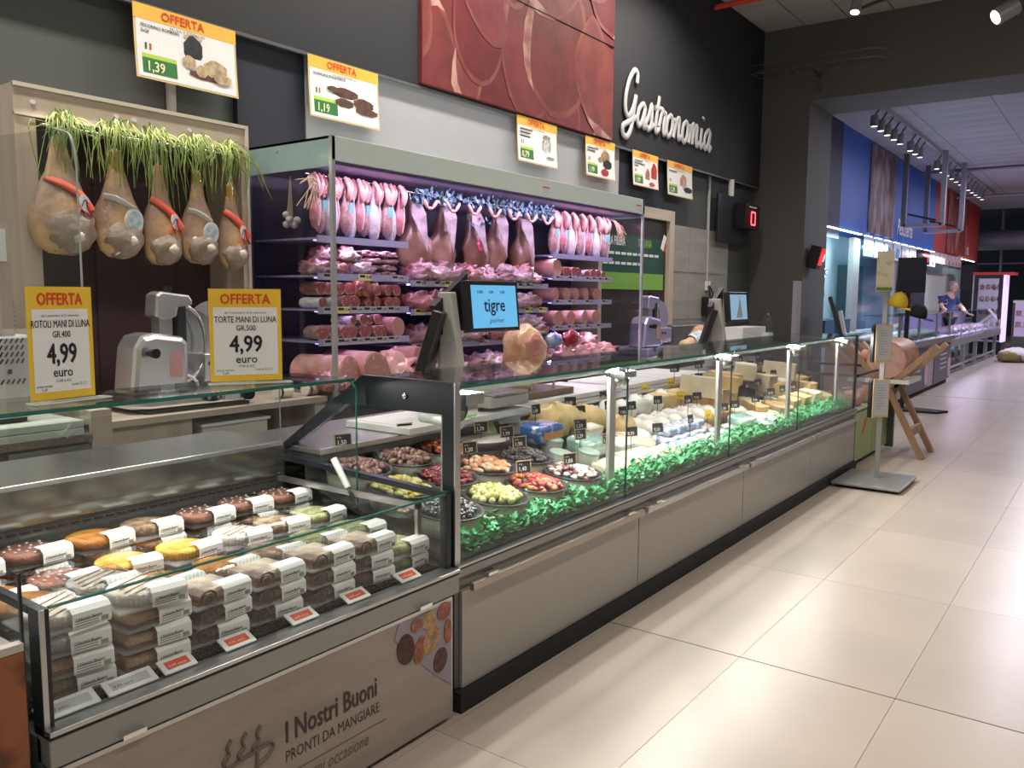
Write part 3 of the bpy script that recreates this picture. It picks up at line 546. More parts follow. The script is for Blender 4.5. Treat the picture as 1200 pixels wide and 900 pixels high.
def make_cake(kind,tall=False):
    nm,c1,c2,ns=FOODS[kind]; fm=mat('cake_'+kind,tuple(min(.9,q*1.15) for q in c1),.5,c2=c2,ns=ns,bump=2.0,bs=ns*5,coat=.3 if kind in('choc','black','apricot') else 0); h=.066 if tall else .052
    t=thing('boxed_cake','x','boxed cake',(0,0,0))
    if kind in('cream','layer'): MB().cbox((0,0,h*.45),(.15,.15,h*.62)).build('cake',fm,t,bevel=.012); MB().cbox((0,0,h*.22),(.152,.152,.012)).build('sponge_layer',mat('sponge_brown',(.20,.07,.03),.8),t)
    else: MB().lathe([(.001,.006),(.074,.008),(.082,h*.5),(.082,h*.72),(.074,h*.80),(.04,h*.84),(.001,h*.86)],28,nz=.05,seed=len(kind)).build('cake',fm,t)
    if kind=='cream':
        MB().tube([(.083,-.045+(.004+.0022*a)*cos(a*.7),h*.47+(.004+.0018*a)*sin(a*.7)) for a in range(14)],.0035,5).build('chocolate_swirl',mat('swirl_brown',(.10,.04,.03),.5),t)
    if kind=='choc':
        m=MB()
        for k in range(16):
            a=k*2.4; r=.008+.016*sqrt(k); m.ell((r*cos(a),r*sin(a),h*.87),(.005,.005,.003),6,4)
        m.build('sugar_pearls',white,t,stuff=True)
    if kind=='sugar':
        m=MB()
        for k in range(4): m.cbox((-.045+.03*k,0,h*.87),(.004,.13,.002),rz=.5)
        m.build('lattice_strips',mat('pastry_tan',(.45,.28,.14),.6),t)
    # tray and ribbed lid
    m=MB(); m.cbox((0,0,.005),(.185,.185,.008)); m.build('base_tray',tray if kind in('black','choc','apricot') else mat('clear_tray_white',(.5,.5,.5),.3,alpha=.35),t,bevel=.003)
    m=MB(); a,b=.0945,.083; P=[(-a,-a,.01),(a,-a,.01),(a,a,.01),(-a,a,.01),(-b,-b,h-.004),(b,-b,h-.004),(b,b,h-.004),(-b,b,h-.004),(-b+.008,-b+.008,h),(b-.008,-b+.008,h),(b-.008,b-.008,h),(-b+.008,b-.008,h)]
    m.add(P,[(0,1,5,4),(1,2,6,5),(2,3,7,6),(3,0,4,7),(4,5,9,8),(5,6,10,9),(6,7,11,10),(7,4,8,11),(8,9,10,11)])
    m.build('lid',lid_m,t)
    m=MB()
    for k in range(13):
        for sgn in (-1,1):
            q=-.078+.013*k; m.ell((q,sgn*.088,h*.55),(.0035,.003,h*.36),5,4); m.ell((sgn*.088,q,h*.55),(.003,.0035,h*.36),5,4)
    m.build('lid_ribs',lid_m,t,stuff=True)
    # paper band wrapped over the front half towards +x
    m=MB(); w2=.088
    def pb(p,q): 
        m.add([(p[0],-.008,p[1]),(p[0],w2,p[1]),(q[0],w2,q[1]),(q[0],-.008,q[1])],[(0,1,2,3)])
    ps=[(.045,h+.0035),(.085,h+.003),(.0985,h-.008),(.1,.012),(.096,.004)]
    for p,q in zip(ps,ps[1:]): pb(p,q)
    band=m.build('paper_band',bandm,t)
    m=MB(); addtext(m,'I Nostri Buoni',frame((.0995,.0,h*.48),(0,1,0),(.0,0,1))@T(0,0,.0012),.011,.01); 
    for k in range(3): m.box(.1003,.1007,-.002,.055,.012+.006*k,.0135+.006*k)
    for k in range(9): m.box(.1003,.1007,.062+.002*k,.0628+.002*k,.010,.022)
    m.build('print',mat('grey_ink',(.12,.12,.12),.6),band); 
    return t
protos={k:make_cake(k) for k in FOODS}; used={k:False for k in FOODS}
rows=['front','second','third','back']
ys=[.96,1.165,1.365,1.565,1.765,1.955,2.13]
lay=[ # [row][col] kinds bottom->top
 [['layer','layer','sugar','sugar'],['layer','layer','layer','sugar'],['cream','cream','cream'],['cream','cream','cream'],['cream','cream','cream'],['choc','cream','cream'],['pistachio','pistachio']],
 [['nut','apricot','apricot'],['black','sugar','sugar'],['nut','apricot'],['nut','apricot'],['nut','nut'],['pistachio','pistachio'],['pistachio','pistachio']],
 [['black','apricot'],['choc','choc'],['choc','yellow'],['nut','yellow'],['nut','sugar'],['pistachio','nut'],['pistachio','pistachio']],
 [['black','black'],['choc','choc'],['apricot','apricot'],['apricot','nut'],['choc','choc'],['choc','choc'],['black','choc']]]
stackw={0:'bottom',1:'second up',2:'third up',3:'topmost'}
for r in range(4):
    for c in range(7):
        st=lay[r][c]; x=-.165-.215*r; zb=.562+(-x-.12)*.099
        for k,kind in enumerate(st):
            pos='top of' if k==len(st)-1 else stackw[k]+' in'; nm=FOODS[kind][0]
            lb='%s, %s %s-row stack %s from left'%(nm,pos,rows[r],ORD(c)); lb=lb.replace('first from left','nearest left end')
            z=zb+k*.0545+(.0 if r<3 else .02); rz=rnd.uniform(-.13,.13); loc=(x+rnd.uniform(-.01,.01),ys[c]+rnd.uniform(-.006,.006),z)
            o=protos[kind]
            if not used[kind]: used[kind]=True; o.location=loc; o.rotation_euler=(0,.0,rz); o['label']=lb; o['group']='boxed cakes in the low case'
            else: dup(o,loc,rz,lb,'boxed cakes in the low case')
# thermometer-like lamp arm in the low case corner
t=thing('sample_scoop','pale grey handled scoop with black neck leaning in the low case corner','scoop',(-.45,2.1,.74))
MB().cyl((-.55,2.2,.905),(-.47,2.2,.80),.014,.012,12).build('handle',mat('pale_grey_handle',(.55,.54,.52),.5),t); MB().cyl((-.47,2.2,.80),(-.42,2.19,.735),.006).ell((-.42,2.19,.73),(.014,.014,.01)).build('neck',black,t)
# ---------------- rear wooden counter ----------------
rc=thing('back_counter','pale oak back counter with storage openings below the hams','counter',(-2.3,2.6,0))
MB().box(-2.84,-1.95,1.95,3.40,.90,.935).build('worktop',woodh,rc,bevel=.002)
MB().box(-2.84,-1.93,1.95,2.05,0,1.0).build('divider_panel',wood,rc); MB().box(-2.84,-1.97,2.05,2.08,0,.9).build('side_panel',wood,rc)
MB().box(-2.0,-1.975,2.05,2.5,0,.9).build('door_panel',wood,rc); MB().cyl((-1.975,2.45,.78),(-1.968,2.45,.78),.018).build('lock',mat('brass_dark',(.2,.15,.1),.4,.8),rc)
MB().box(-2.84,-1.97,3.32,3.40,0,.9).build('side_panel',wood,rc); MB().box(-2.84,-2.7,2.05,3.35,0,.9).build('rear_panel',mat('dark_interior',(.03,.025,.025),.7),rc)
t=thing('white_storage_box','white lidded box under the oak worktop','box',(-2.1,2.78,.5))
MB().box(-2.4,-1.99,2.57,2.99,.45,.84).build('body',mat('cream_enamel',(.62,.61,.53),.35),t,bevel=.01); MB().box(-2.41,-1.98,2.56,3.0,.84,.855).build('lid',white,t)
MB().box(-2.6,-1.98,2.5,3.32,.40,.45).build('lower_shelf',wood,rc)
# left side work top with boards
t=thing('side_workbench','speckled stone workbench at far left over a grey vented cabinet','counter',(-2.3,1.4,0))
MB().box(-2.84,-1.9,.4,1.94,.865,.895).build('stone_top',mat('speckled_stone',(.25,.20,.16),.5,c2=(.12,.09,.07),ns=60,lo=.35,hi=.65),t); MB().box(-2.84,-1.93,.4,1.93,0,.86).build('cabinet',steel_d,t)
MB().box(-1.93,-1.915,1.58,1.93,.3,.85).build('vented_door',mat('vent_grey',(.26,.27,.26),.4,.4),t)
m=MB()
for r in range(4):
    for c in range(13): m.bar((-1.912,1.63+.02*c,.80-.022*r),(-1.912,1.618+.02*c,.815-.022*r),.008,.003,(1,0,0))
m.build('vent_slots',black,t,stuff=True)
for k in range(2):
    t=thing('chopping_board',['thick white chopping board, lower of the two at the far left','thick white chopping board, upper of the two at the far left'][k],'chopping board',(-2.1,1.5,.896+.036*k),'white chopping boards stacked on the side workbench')
    MB().box(-2.5,-1.905,.9,1.905,.897+.036*k,.931+.036*k).build('slab',mat('cream_polyethylene',(.60,.66,.58),.4),t,bevel=.004)
t=thing('board_clip','white plastic clip strips on the chopping board edge','clip',(-1.9,1.83,.9)); MB().bar((-1.9,1.80,.905),(-1.9,1.845,.955),.012,.004,(1,0,0)).bar((-1.9,1.82,.895),(-1.9,1.86,.93),.012,.004,(1,0,0)).build('strip',white,t)
t=thing('bread_oven','white perforated appliance at the far left of the back counter','appliance',(-2.3,1.3,.97))
MB().box(-2.7,-2.02,.8,1.74,.99,1.36).build('housing',mat('appliance_white',(.55,.55,.53),.35),t,bevel=.015); MB().box(-2.68,-2.04,.82,1.72,.97,.99).build('feet_plinth',black,t)
m=MB()
for r in range(5):
    for c in range(10): m.bar((-2.016,1.50+.022*c,1.325-.03*r-(.06 if r==4 else 0)),(-2.016,1.512+.022*c,1.345-.03*r-(.06 if r==4 else 0)),.006,.003,(1,0,0))
m.build('vent_slots',black,t,stuff=True); MB().box(-2.018,-2.012,1.64,1.655,1.19,1.21).build('badge',black,t)
for k,(y,z) in enumerate(((1.565,1.37),(1.665,1.37))):
    t=thing('blue_can',['blue can standing left on the white appliance','blue can standing right on the white appliance'][k],'can',(-2.1,y,1.36),'blue cans on the white appliance')
    MB().lathe([(.02,0),(.045,.005),(.045,.14),(.035,.155),(.001,.156)],20,c=(-2.1,y,1.361)).build('body',mat('cobalt_can',(.02,.07,.25),.25,.5),t)
    m=MB()
    for q in range(5): m.tube([(-2.1+.0465*cos(a*.35-.9),y+.0465*sin(a*.35-.9),1.39+.02*q) for a in range(6)],.003,4)
    m.build('white_bands',white,t)
t=thing('paper_notice','white sheets fixed on the oak panel at the far left edge','notice',(-2.3,1.68,1.6)); MB().box(-2.02,-2.015,1.53,1.66,1.68,1.82).build('sheet',paper,t); MB().box(-2.012,-2.008,1.5,1.60,1.57,1.76).build('olive_card',mat('olive_card',(.30,.28,.08),.6),t)
MB().box(-2.035,-2.025,1.40,1.68,1.36,1.85).build('backing_board',wood,t)
# rolled towels
for k,(y,l) in enumerate(((3.16,.10),(3.30,.16))):
    t=thing('rolled_cloth',['cream rolled cloth with dark stripes nearer the slicer','cream rolled cloth with dark stripes nearer the meat case'][k],'cloth',(-2.05,y,.936),'rolled cloths on the oak worktop')
    MB().tube([(-2.06+.02*k,y-l/2+.08*k,.973),(-2.06+.02*k,y+l/2,.973)],.036,14,flat=1).build('roll',mat('cream_cloth',(.62,.58,.48),.8,bump=1,bs=80),t); m=MB()
    for q in (.2,.35): m.tube([(-2.06+.02*k,y-l/2+.08*k+l*q*.5,.973),(-2.06+.02*k,y-l/2+.08*k+l*q*.5+.008,.973)],.0372,14)
    m.build('stripe',black,t)
# ---------------- slicers ----------------
def slicer(o,rz,label,s=1,wrap=False):
    t=thing('meat_slicer',label,'slicer',(0,0,0)); al=mat('anodised_aluminium',(.80,.81,.82),.26,.88,bump=.05,bs=40) if not wrap else mat('wrapped_aluminium',(.50,.47,.66),.2,.6)
    # local: y along, x towards viewer
    m=MB(); m.prism([(-.28,-.22),(.32,-.25),(.40,-.18),(.40,.16),(.32,.24),(-.28,.24),(-.36,.14),(-.36,-.14)],.075,T(0,0,.025)@Matrix.Rotation(pi/2,4,'Z')); m.build('base',al,t,bevel=.018)
    m=MB(); m.prism([(-.30,-.20),(.34,-.23),(.36,.2),(-.30,.22)],.02,T(0,0,0)@Matrix.Rotation(pi/2,4,'Z')); m.build('rubber_foot_plate',black,t)
    # motor housing / carriage body: big rounded block at -y side
    m=MB(); pr=[(-.36,.10),(-.33,.36),(-.29,.42),(-.22,.435),(-.05,.41),(-.02,.38),(-.02,.10)]
    m.prism(pr,.22,frame((-.03,0,0),(0,1,0),(0,0,1))); m.build('motor_housing',al,t,bevel=.03)
    m=MB(); m.cyl((.19,-.26,.33),(.23,-.26,.33),.018).cyl((.23,-.26,.33),(.26,-.26,.33),.026); m.build('control_knob',black,t)
    m=MB(); m.box(.192,.194,-.14,-.07,.19,.33); m.build('warning_label',mat('faint_red_label',(.60,.34,.32),.5),t)
    # upper arm
    m=MB(); m.prism([(-.16,.52),(-.15,.64),(-.12,.66),(.05,.64),(.07,.61),(.07,.58),(-.02,.57),(-.03,.52),(-.08,.50)],.12,frame((-.02,0,0),(0,1,0),(0,0,1))); m.build('sharpener_head',al,t,bevel=.012)
    MB().box(0,.08,-.13,-.05,.40,.53).build('sharpener_neck',steel,t); MB().cyl((.04,-.05,.65),(.04,-.05,.69),.022).build('knob',black,t)
    MB().box(.02,.09,-.02,.03,.16,.60).build('blade_guard_post',mat('smoked_acrylic',(.05,.055,.06),.1,alpha=.85),t)
    # blade disc facing x and ring
    MB().cyl((-.05,.12,.36),(-.035,.12,.36),.20,None,40).build('blade',mat('polished_blade',(.72,.73,.74),.18,.95),t)
    m=MB(); m.tube([(.03,.03+.16*cos(a*pi/16-pi/2),.36+.225*sin(a*pi/16-pi/2)) for a in range(17)],.011,8); m.build('ring_guard',chrome,t)
    MB().cyl((-.10,.34,.39),(-.09,.34,.39),.22,None,40).build('gauge_plate',al,t); MB().box(-.06,.06,.16,.40,.13,.30).build('carriage',al,t,bevel=.01)
    for y in (.20,.26): MB().cyl((.058,y,.24),(.066,y,.24),.014).build('screw_hole',black,t)
    MB().box(.19,.245,-.0,.16,.045,.075); m=MB(); m.prism([(.08+.055*cos(a*pi/8),.062+.022*sin(a*pi/8)) for a in range(16)],.004,frame((.251,0,0))); m.build('switch_plate',black,t)
    m=MB()
    for y in (.05,.11): m.cyl((.255,y,.062),(.262,y,.062),.012)
    m.build('push_button',chrome,t); m=MB(); m.box(.251,.254,.16,.26,.04,.085); m.build('name_plate',mat('silver_label',(.55,.57,.62),.4),t)
    MB().cyl((.235,.31,.065),(.28,.31,.065),.035).build('thickness_dial',black,t)
    m=MB(); m.tube([(.14,-.08+.09*cos(a*pi/8)+.05,.12+.07*sin(a*pi/8)) for a in range(9)],.009,7); m.build('carry_loop',white,t)
    place(t,o,(0,0,rz),s); return t
slicer((-2.22,2.56,.936),.0,'large aluminium meat slicer on the oak back counter',.94)
slicer((-2.15,8.0,.93),-.1,'second meat slicer beyond the right end of the meat case',.95,True)
t=thing('back_table','steel and dark back table under the far slicer','counter',(-2.3,8.6,0))
MB().box(-2.84,-1.85,7.45,11.7,.88,.925).build('worktop',steel,t); MB().box(-2.84,-1.9,7.45,11.7,0,.88).build('cabinet',steel_d,t)
# ---------------- ham niche ----------------
nc=thing('ham_cabinet','pale oak wall niche with a rail of hanging hams','cabinet',(-2.65,2.56,.94)); NY0,NY1=1.91,3.24
MB().box(-2.84,-2.45,NY0,NY0+.10,.94,2.55).build('side_panel',wood,nc); MB().box(-2.84,-2.45,NY1-.05,NY1,.94,2.55).build('side_panel',wood,nc)
MB().box(-2.84,-2.45,NY0+.1,NY1-.05,2.41,2.55).build('top_fascia',woodh,nc); MB().box(-2.46,-2.44,NY0,NY1,2.535,2.555).build('edge_trim',mat('cream_edge',(.62,.56,.47),.5),nc); MB().box(-2.46,-2.438,NY1-.02,NY1,.94,2.55).build('edge_trim',MATS['cream_edge'],nc); MB().box(-2.46,-2.44,NY0,NY1-.02,2.40,2.412).build('edge_trim',MATS['cream_edge'],nc)
MB().box(-2.83,-2.80,NY0,NY1,.94,2.41).build('back_panel',mat('aubergine_panel',(.07,.042,.040),.6),nc)
MB().cyl((-2.42,NY0+.11,2.365),(-2.42,NY1-.06,2.365),.008).build('hanging_rail',chrome,nc)
for y in (2.45,2.95):
    m=MB()
    for k in range(46): m.box(-2.80,-2.797,y,y+.008,1.0+.03*k,1.016+.03*k)
    m.build('slot_strip',black,nc,stuff=True)
for y in (2.0,2.42,2.52,2.85): MB().cyl((-2.45,y,2.47),(-2.443,y,2.47),.011).build('screw_cap',white,nc)
hamskin=mat('cured_ham_skin',(.34,.23,.16),.5,c2=(.66,.42,.19),ns=4.5,lo=.42,hi=.62,bump=2,bs=22,coat=.25)
hamA=mat('cured_ham_lower',(.36,.30,.24),.5,c2=(.26,.18,.12),ns=12,bump=2,bs=30,coat=.3)
greens=mat('rush_green',(.11,.20,.035),.7,c2=(.28,.33,.10),ns=14); goldf=mat('gold_foil',(.65,.48,.15),.3,.8)
def hamprof(R,Hh): return [(.001,0),(R*.45,.012*Hh),(R*.8,.07*Hh),(R*.98,.18*Hh),(R,.30*Hh),(R*.9,.42*Hh),(R*.68,.55*Hh),(R*.46,.68*Hh),(R*.34,.80*Hh),(R*.27,.90*Hh),(R*.25,.96*Hh),(.001,Hh)]
lblm=mat('round_label_white',(.70,.72,.70),.5); lblb=mat('pale_blue_print',(.28,.50,.58),.5,c2=(.6,.68,.68),ns=30)
hy=[2.10,2.39,2.63,2.865,3.085]; hz=[1.735,1.73,1.70,1.715,1.69]; hR=[.155,.125,.108,.108,.096]
hl=['largest bone-in cured ham with red ribbon at the left end of the niche','second cured ham from the left with white band and blue round label','middle cured ham with red ribbon and small oval label','fourth cured ham from the left with white band and blue round label','rightmost cured ham with red ribbon and gold neck']
for i in range(5):
    t=thing('hanging_ham',hl[i],'ham',(-2.42,hy[i],hz[i]),'cured hams hanging in the oak niche'); Hh=.60-.02*i; R=hR[i]; t.rotation_euler=(0,.0,0)
    m=MB(); m.M=Matrix.Translation((-2.42,hy[i],hz[i])); m.lathe(hamprof(R,Hh),28,sx=.62,sy=1,nz=.22,seed=i+1); m.build('meat',hamskin,t)
    m=MB(); m.M=Matrix.Translation((-2.40,hy[i]+.01,hz[i]-.006)); m.ell((0,0,R*.95),(R*.60,R*.90,R*.9),20,12,.1,i+4); m.build('cut_fat_face',hamA,t)
    m=MB(); m.ell((-2.40+R*.52,hy[i]+.03,hz[i]+.09),(.02,.03,.028),12,8,.2,i); m.build('bone_knob',mat('bone_pale',(.62,.55,.46),.4,coat=.5),t)
    m=MB(); m.tube([(-2.42,hy[i],hz[i]+Hh*.93),(-2.42,hy[i],2.37)],.005,5); m.build('hook_string',white,t)
    ly=hy[i]+R*.35; lz=hz[i]+Hh*.46
    if i in (1,3):
        m=MB(); m.prism([(.062*cos(k*pi/12),.062*sin(k*pi/12)) for k in range(24)],.003,frame((-2.42+R*.64,ly,lz-.07),(-.25,1,0),(.1,0,1))); m.build('round_label',lblm,t)
        m=MB(); m.prism([(.048*cos(k*pi/12),.048*sin(k*pi/12)) for k in range(24)],.002,frame((-2.42+R*.64+.0035,ly,lz-.07),(-.25,1,0),(.1,0,1))); m.build('label_print',lblb,t)
        m=MB(); m.tube(cat([(-2.42+R*.25,hy[i]-R*.72,lz+.05),(-2.42+R*.52,hy[i]-R*.3,lz+.035),(-2.42+R*.64,ly,lz-.01)],4),.022,6,flat=.15); m.build('paper_band',lblm,t)
    else:
        m=MB(); m.tube(cat([(-2.42+R*.1,hy[i]-R*.5,lz+.10),(-2.42+R*.45,hy[i]-R*.15,lz+.07),(-2.42+R*.60,ly,lz+.02),(-2.42+R*.62,ly+.05,lz-.05)],4),.024,6,flat=.45); 
        for q in (-.4,.1,.5): m.bar((-2.42+R*.58,ly+.01,lz-.0),(-2.42+R*.62,ly+.01+q*.09,lz-.085),.025,.004)
        m.build('red_ribbon',mat('coral_ribbon',(.70,.10,.06),.5),t)
        m=MB(); m.prism([(.03*cos(k*pi/10)*cos(.5)-.045*sin(k*pi/10)*sin(.5),.03*cos(k*pi/10)*sin(.5)+.045*sin(k*pi/10)*cos(.5)) for k in range(20)],.003,frame((-2.42+R*.68,ly+.01,lz-.02),(-.25,1,0),(.1,0,1))); lb=m.build('oval_label',paper,t)
        m=MB(); m.tube([(-2.42+R*.68+.006,ly+.005+.016*cos(a*.8),lz-.02+.02*sin(a*1.3)) for a in range(9)],.0018,4); m.build('label_scribble',ink,lb)
    if i in (1,3,4): MB().lathe([(R*.30,Hh*.80),(R*.32,Hh*.86),(R*.28,Hh*.95)],14,c=(-2.42,hy[i],hz[i]),sx=.7).build('gold_foil_neck',goldf,t)
    # rush bundle
    m=MB(); R2=random.Random(i+3)
    for k in range(44):
        a=R2.uniform(0,2*pi); yy=hy[i]+R2.gauss(-.01 if i else .03,.028); xx=-2.42+R2.uniform(-.02,.02); sp=R2.uniform(.03,.15); dn=R2.uniform(.03,.30 if i!=2 else .38); up=R2.uniform(.01,.09)
        P=cat([(xx,yy,2.37),(xx+.4*sp*cos(a),yy+.5*sp*sin(a),2.37+up),(xx+sp*.7*abs(cos(a))+.02,yy+1.1*sp*sin(a),2.35),(xx+sp*.6+.02,yy+(1.2+R2.uniform(-.6,.6))*sp*sin(a)+R2.uniform(-.03,.03),2.37-dn)],3)
        m.tube(P,[.003]*(len(P)-1)+[.001],4,False)
    g=solo(m,'rush_bundle',greens,['tuft of green rushes over the largest ham at left','tuft of green rushes over the second ham from the left','long tuft of green rushes between the middle hams','tuft of green rushes over the fourth ham from the left','thin tuft of green rushes over the rightmost ham'][i],'herb bundle','rush bundles tied over the hams',org=(-2.42,hy[i],2.36))
# ---------------- second niche with the green sign ----------------
n2=thing('sign_cabinet','pale oak framed niche with the green supply chain sign beyond the meat case','cabinet',(-2.65,8.4,.93))
MB().box(-2.84,-2.45,9.08,9.2,.94,2.54).build('side_panel',wood,n2); MB().box(-2.84,-2.45,7.45,7.52,.94,2.54).build('side_panel',wood,n2); MB().box(-2.84,-2.45,7.52,9.08,2.42,2.54).build('top_fascia',woodh,n2); MB().box(-2.84,-2.5,7.52,9.08,.94,2.42).build('back_panel',mat('dark_brown_panel',(.035,.022,.02),.5),n2)
MB().box(-2.5,-2.49,7.52,9.0,1.62,2.2).build('green_sign',mat('bottle_green_sign',(.01,.07,.045),.5),n2); MB().box(-2.49,-2.486,7.52,9.0,1.62,1.80).build('lime_band',mat('lime_sign_band',(.20,.42,.06),.5),n2)
m=MB(); addtext(m,'LA NOSTRA FILIERA',frame((-2.486,7.40,2.09)),.13,.012,sx=.58); m.build('lettering',mat('sign_white',(.8,.82,.8),.5,em=(.8,.9,.8),es=.0),n2); m=MB(); addtext(m,'ITALIANA',frame((-2.486,8.36,2.09)),.13,.012,sx=.58); m.build('lettering',mat('sign_lime',(.30,.5,.08),.5),n2)
for yy,ll,zz in ((7.6,1.3,1.99),(7.6,1.0,1.885)):
    for q in range(int(ll/.13)): MB().box(-2.4885,-2.486,yy+.13*q,yy+.13*q+.10,zz,zz+.028).build('small_print_word',MATS['sign_white'],n2)
t=thing('white_flag_card','small white and red card fixed near the green sign','card',(-2.48,8.9,2.1)); MB().bar((-2.44,8.86,2.08),(-2.44,8.94,2.24),.07,.004,(1,0,0)).build('card',paper,t); MB().bar((-2.438,8.93,2.06),(-2.438,8.97,2.14),.03,.004,(1,0,0)).build('red_stripe',redp,t)
# ---------------- tall chilled meat case ----------------
CX=-1.9; CY0,CY1=3.42,7.37; CB=-2.75
mc=thing('meat_display_case','tall open chilled meat case with pale green canopy and violet lights','display case',(-2.3,5.4,0))
inn=mat('case_interior_navy',(.022,.022,.055),.45); pale=mat('pale_aqua_enamel',(.66,.75,.71),.35); shm=mat('lavender_shelf',(.30,.30,.48),.35,.2)
MB().box(CB,-1.95,CY0,CY1,0,.90).build('plinth',steel_d,mc); MB().box(CB,-1.93,CY0,CY1,.90,.95).build('deck',mat('deck_steel',(.30,.30,.34),.35,.5),mc)
MB().box(CB,CB+.04,CY0+.02,CY1-.02,.95,2.40).build('back_panel',inn,mc); MB().box(CB,CX-.02,CY0,CY1,2.46,2.475).build('roof',pale,mc)
MB().box(CX-.02,CX,CY0,CY1,2.335,2.475).build('canopy_fascia',pale,mc,bevel=.003); MB().box(CB,CX-.02,CY0,CY0+.012,2.30,2.475).build('canopy_end',mat('aqua_glass_end',(.28,.40,.40),.2),mc); MB().box(CB,CX-.02,CY1-.012,CY1,2.30,2.475).build('canopy_end',MATS['aqua_glass_end'],mc)
MB().box(CB,CX-.05,CY0+.02,CY1-.02,2.32,2.34).build('canopy_soffit',mat('lilac_soffit',(.16,.14,.26),.5),mc)
MB().box(CB,CX-.01,CY0,CY0+.006,.95,2.30).build('end_glass',gl,mc); MB().box(CB,CX-.01,CY1-.006,CY1,.95,2.30).build('end_glass',gl,mc)
sp=mat('satin_corner_post',(.50,.52,.53),.3,.5)
MB().box(CX-.025,CX-.0,CY0-.002,CY0+.025,.93,2.475).build('corner_post',sp,mc); MB().box(CX-.02,CX-.0,CY1-.03,CY1,.93,2.475).build('corner_post',sp,mc); MB().box(CB,CB+.05,CY0-.004,CY0+.03,.0,2.475).build('rear_post',mat('slate_post',(.10,.14,.16),.4),mc)
MB().cyl((CB+.35,CY0-.004,2.43),(CB+.35,CY0,2.43),.013).build('bolt',chrome,mc)
for y in (5.62,7.2): MB().box(CX,CX+.002,y,y+.10,2.405,2.415).build('red_maker_mark',redp,mc)
tagc=mat('shelf_tag_card',(.42,.42,.46),.5)
secs={'left':(3.47,4.27,[(1.895,0),(1.665,1),(1.455,1),(1.255,1)]),'middle':(4.30,6.0,[(1.635,1),(1.435,1),(1.19,1)]),'right':(6.08,7.10,[(1.90,0),(1.71,1),(1.50,1),(1.275,1)])}
tagd=thing('x','x','x')
bpy.data.objects.remove(tagd)
for sn,(a,b,sh) in secs.items():
    for si,(z,tg) in enumerate(sh):
        s=MB().box(CB+.04,-2.10,a,b,z-.012,z).build('shelf',shm,mc); MB().box(-2.105,-2.09,a,b,z-.03,z+.012).build('shelf_lip',mat('shelf_lip_violet',(.36,.36,.52),.35,.2),s)
        MB().box(-2.16,-2.13,a+.02,b-.02,z-.02,z-.012).build('led_bar',mat('violet_led_bar',(.8,.7,1),.5,em=(.62,.5,1),es=1.6),s)
        if tg:
            y=a+.03; full=(sn=='left' and si>=2)
            while y<b-.12:
                c=MB().box(-2.09,-2.086,y,y+.105,z-.028,z+.014).build('price_tag',tagc if rnd.random()>.12 else mat('yellow_tag',(.65,.62,.25),.5),s)
                m=MB(); m.box(-2.086,-2.0853,y+.008,y+.055,z-.008,z+.008); m.build('tag_field',ink,c); m=MB(); addtext(m,rnd.choice(['1,99','12,90','2,49','15,90','8,90']),frame((-2.0855,y+.06,z-.012)),.022,.03); m.build('lettering',ink,c)
                y+=.112 if full else rnd.choice((.112,.2,.3))
# meats
pk=lambda n,c,c2,ns=8,ct=.8,b=1.2:mat(n,c,.35,c2=c2,ns=ns,bump=b,bs=ns*2.5,coat=ct,lo=.38,hi=.62)
M_pack=pk('vacuum_packed_meat',(.13,.03,.035),(.46,.25,.28),9,1,4); M_bacon=pk('pink_bacon_slab',(.42,.13,.15),(.62,.36,.38),9,.6,2); M_cas=pk('salami_casing_netted',(.30,.16,.14),(.46,.30,.28),40,.3); M_dark=pk('brown_smoked_casing',(.20,.07,.05),(.32,.16,.12),18,.4)
M_pink=pk('pink_ham_surface',(.50,.22,.19),(.62,.36,.33),6,.4,1); M_cut=mat('salami_cut_face',(.33,.09,.08),.45,c2=(.58,.34,.30),ns=38,lo=.5,hi=.62); M_mort=mat('mortadella_cut_face',(.52,.25,.21),.5,c2=(.72,.5,.43),ns=26,lo=.58,hi=.66); M_white=pk('white_mould_casing',(.50,.46,.46),(.66,.62,.62),30,.1); M_red=pk('red_glazed_ham',(.36,.07,.04),(.50,.17,.10),8,.8)
def log(r,l,cas,cut,nm='salami',tie=False):
    t=thing(nm,'x','cured meat'); m=MB(); m.tube(cat([(-l,0,r),(-l*.97,0,r),(-l*.5,0,r),(-.012,0,r),(0,0,r)],3),[r*.5]+[r*.8]*2+[r]*(4*3-2-3)+[r*.99],16) if False else m.lathe([(r*.3,-l),(r*.8,-l+.02),(r,-l+.05),(r*1.01,-l*.5),(r,-.008),(r*.97,0)],20,c=(0,0,0),nz=.06,seed=l*9)
    R=Matrix.Translation((0,0,r))@Matrix.Rotation(pi/2,4,'Y'); m.v=[R@v for v in m.v]; m.build('body',cas,t)
    MB().cyl((-.001,0,r),(.003,0,r),r*.93,r*.91,20).build('cut_face',cut,t); return t
def pack(seed,sx,sy,sz,mt,nm='packed_meat',c='packed meat',n=24):
    t=thing(nm,'x',c); m=MB(); m.ell((0,0,sz*.9),(sx,sy,sz*1.15),n,12,.34,seed,11,lowz=-sz*.85); m.build('meat',mt,t)
    m=MB()
    for k in range(10):
        a=-1.2+k*.25; m.add([(sx*.92*cos(a),sy*.92*sin(a),sz*.85),(sx*.92*cos(a+.25),sy*.92*sin(a+.25),sz*.85),(sx*1.12*cos(a+.25),sy*1.1*sin(a+.25),sz*(.7+.3*(k%2))),(sx*1.12*cos(a),sy*1.1*sin(a),sz*(.7+.3*((k+1)%2)))],[(0,1,2,3)])
    m.build('wrap_seam',mat('shrink_wrap',(.55,.48,.58),.15,alpha=.45,coat=1),t); return t
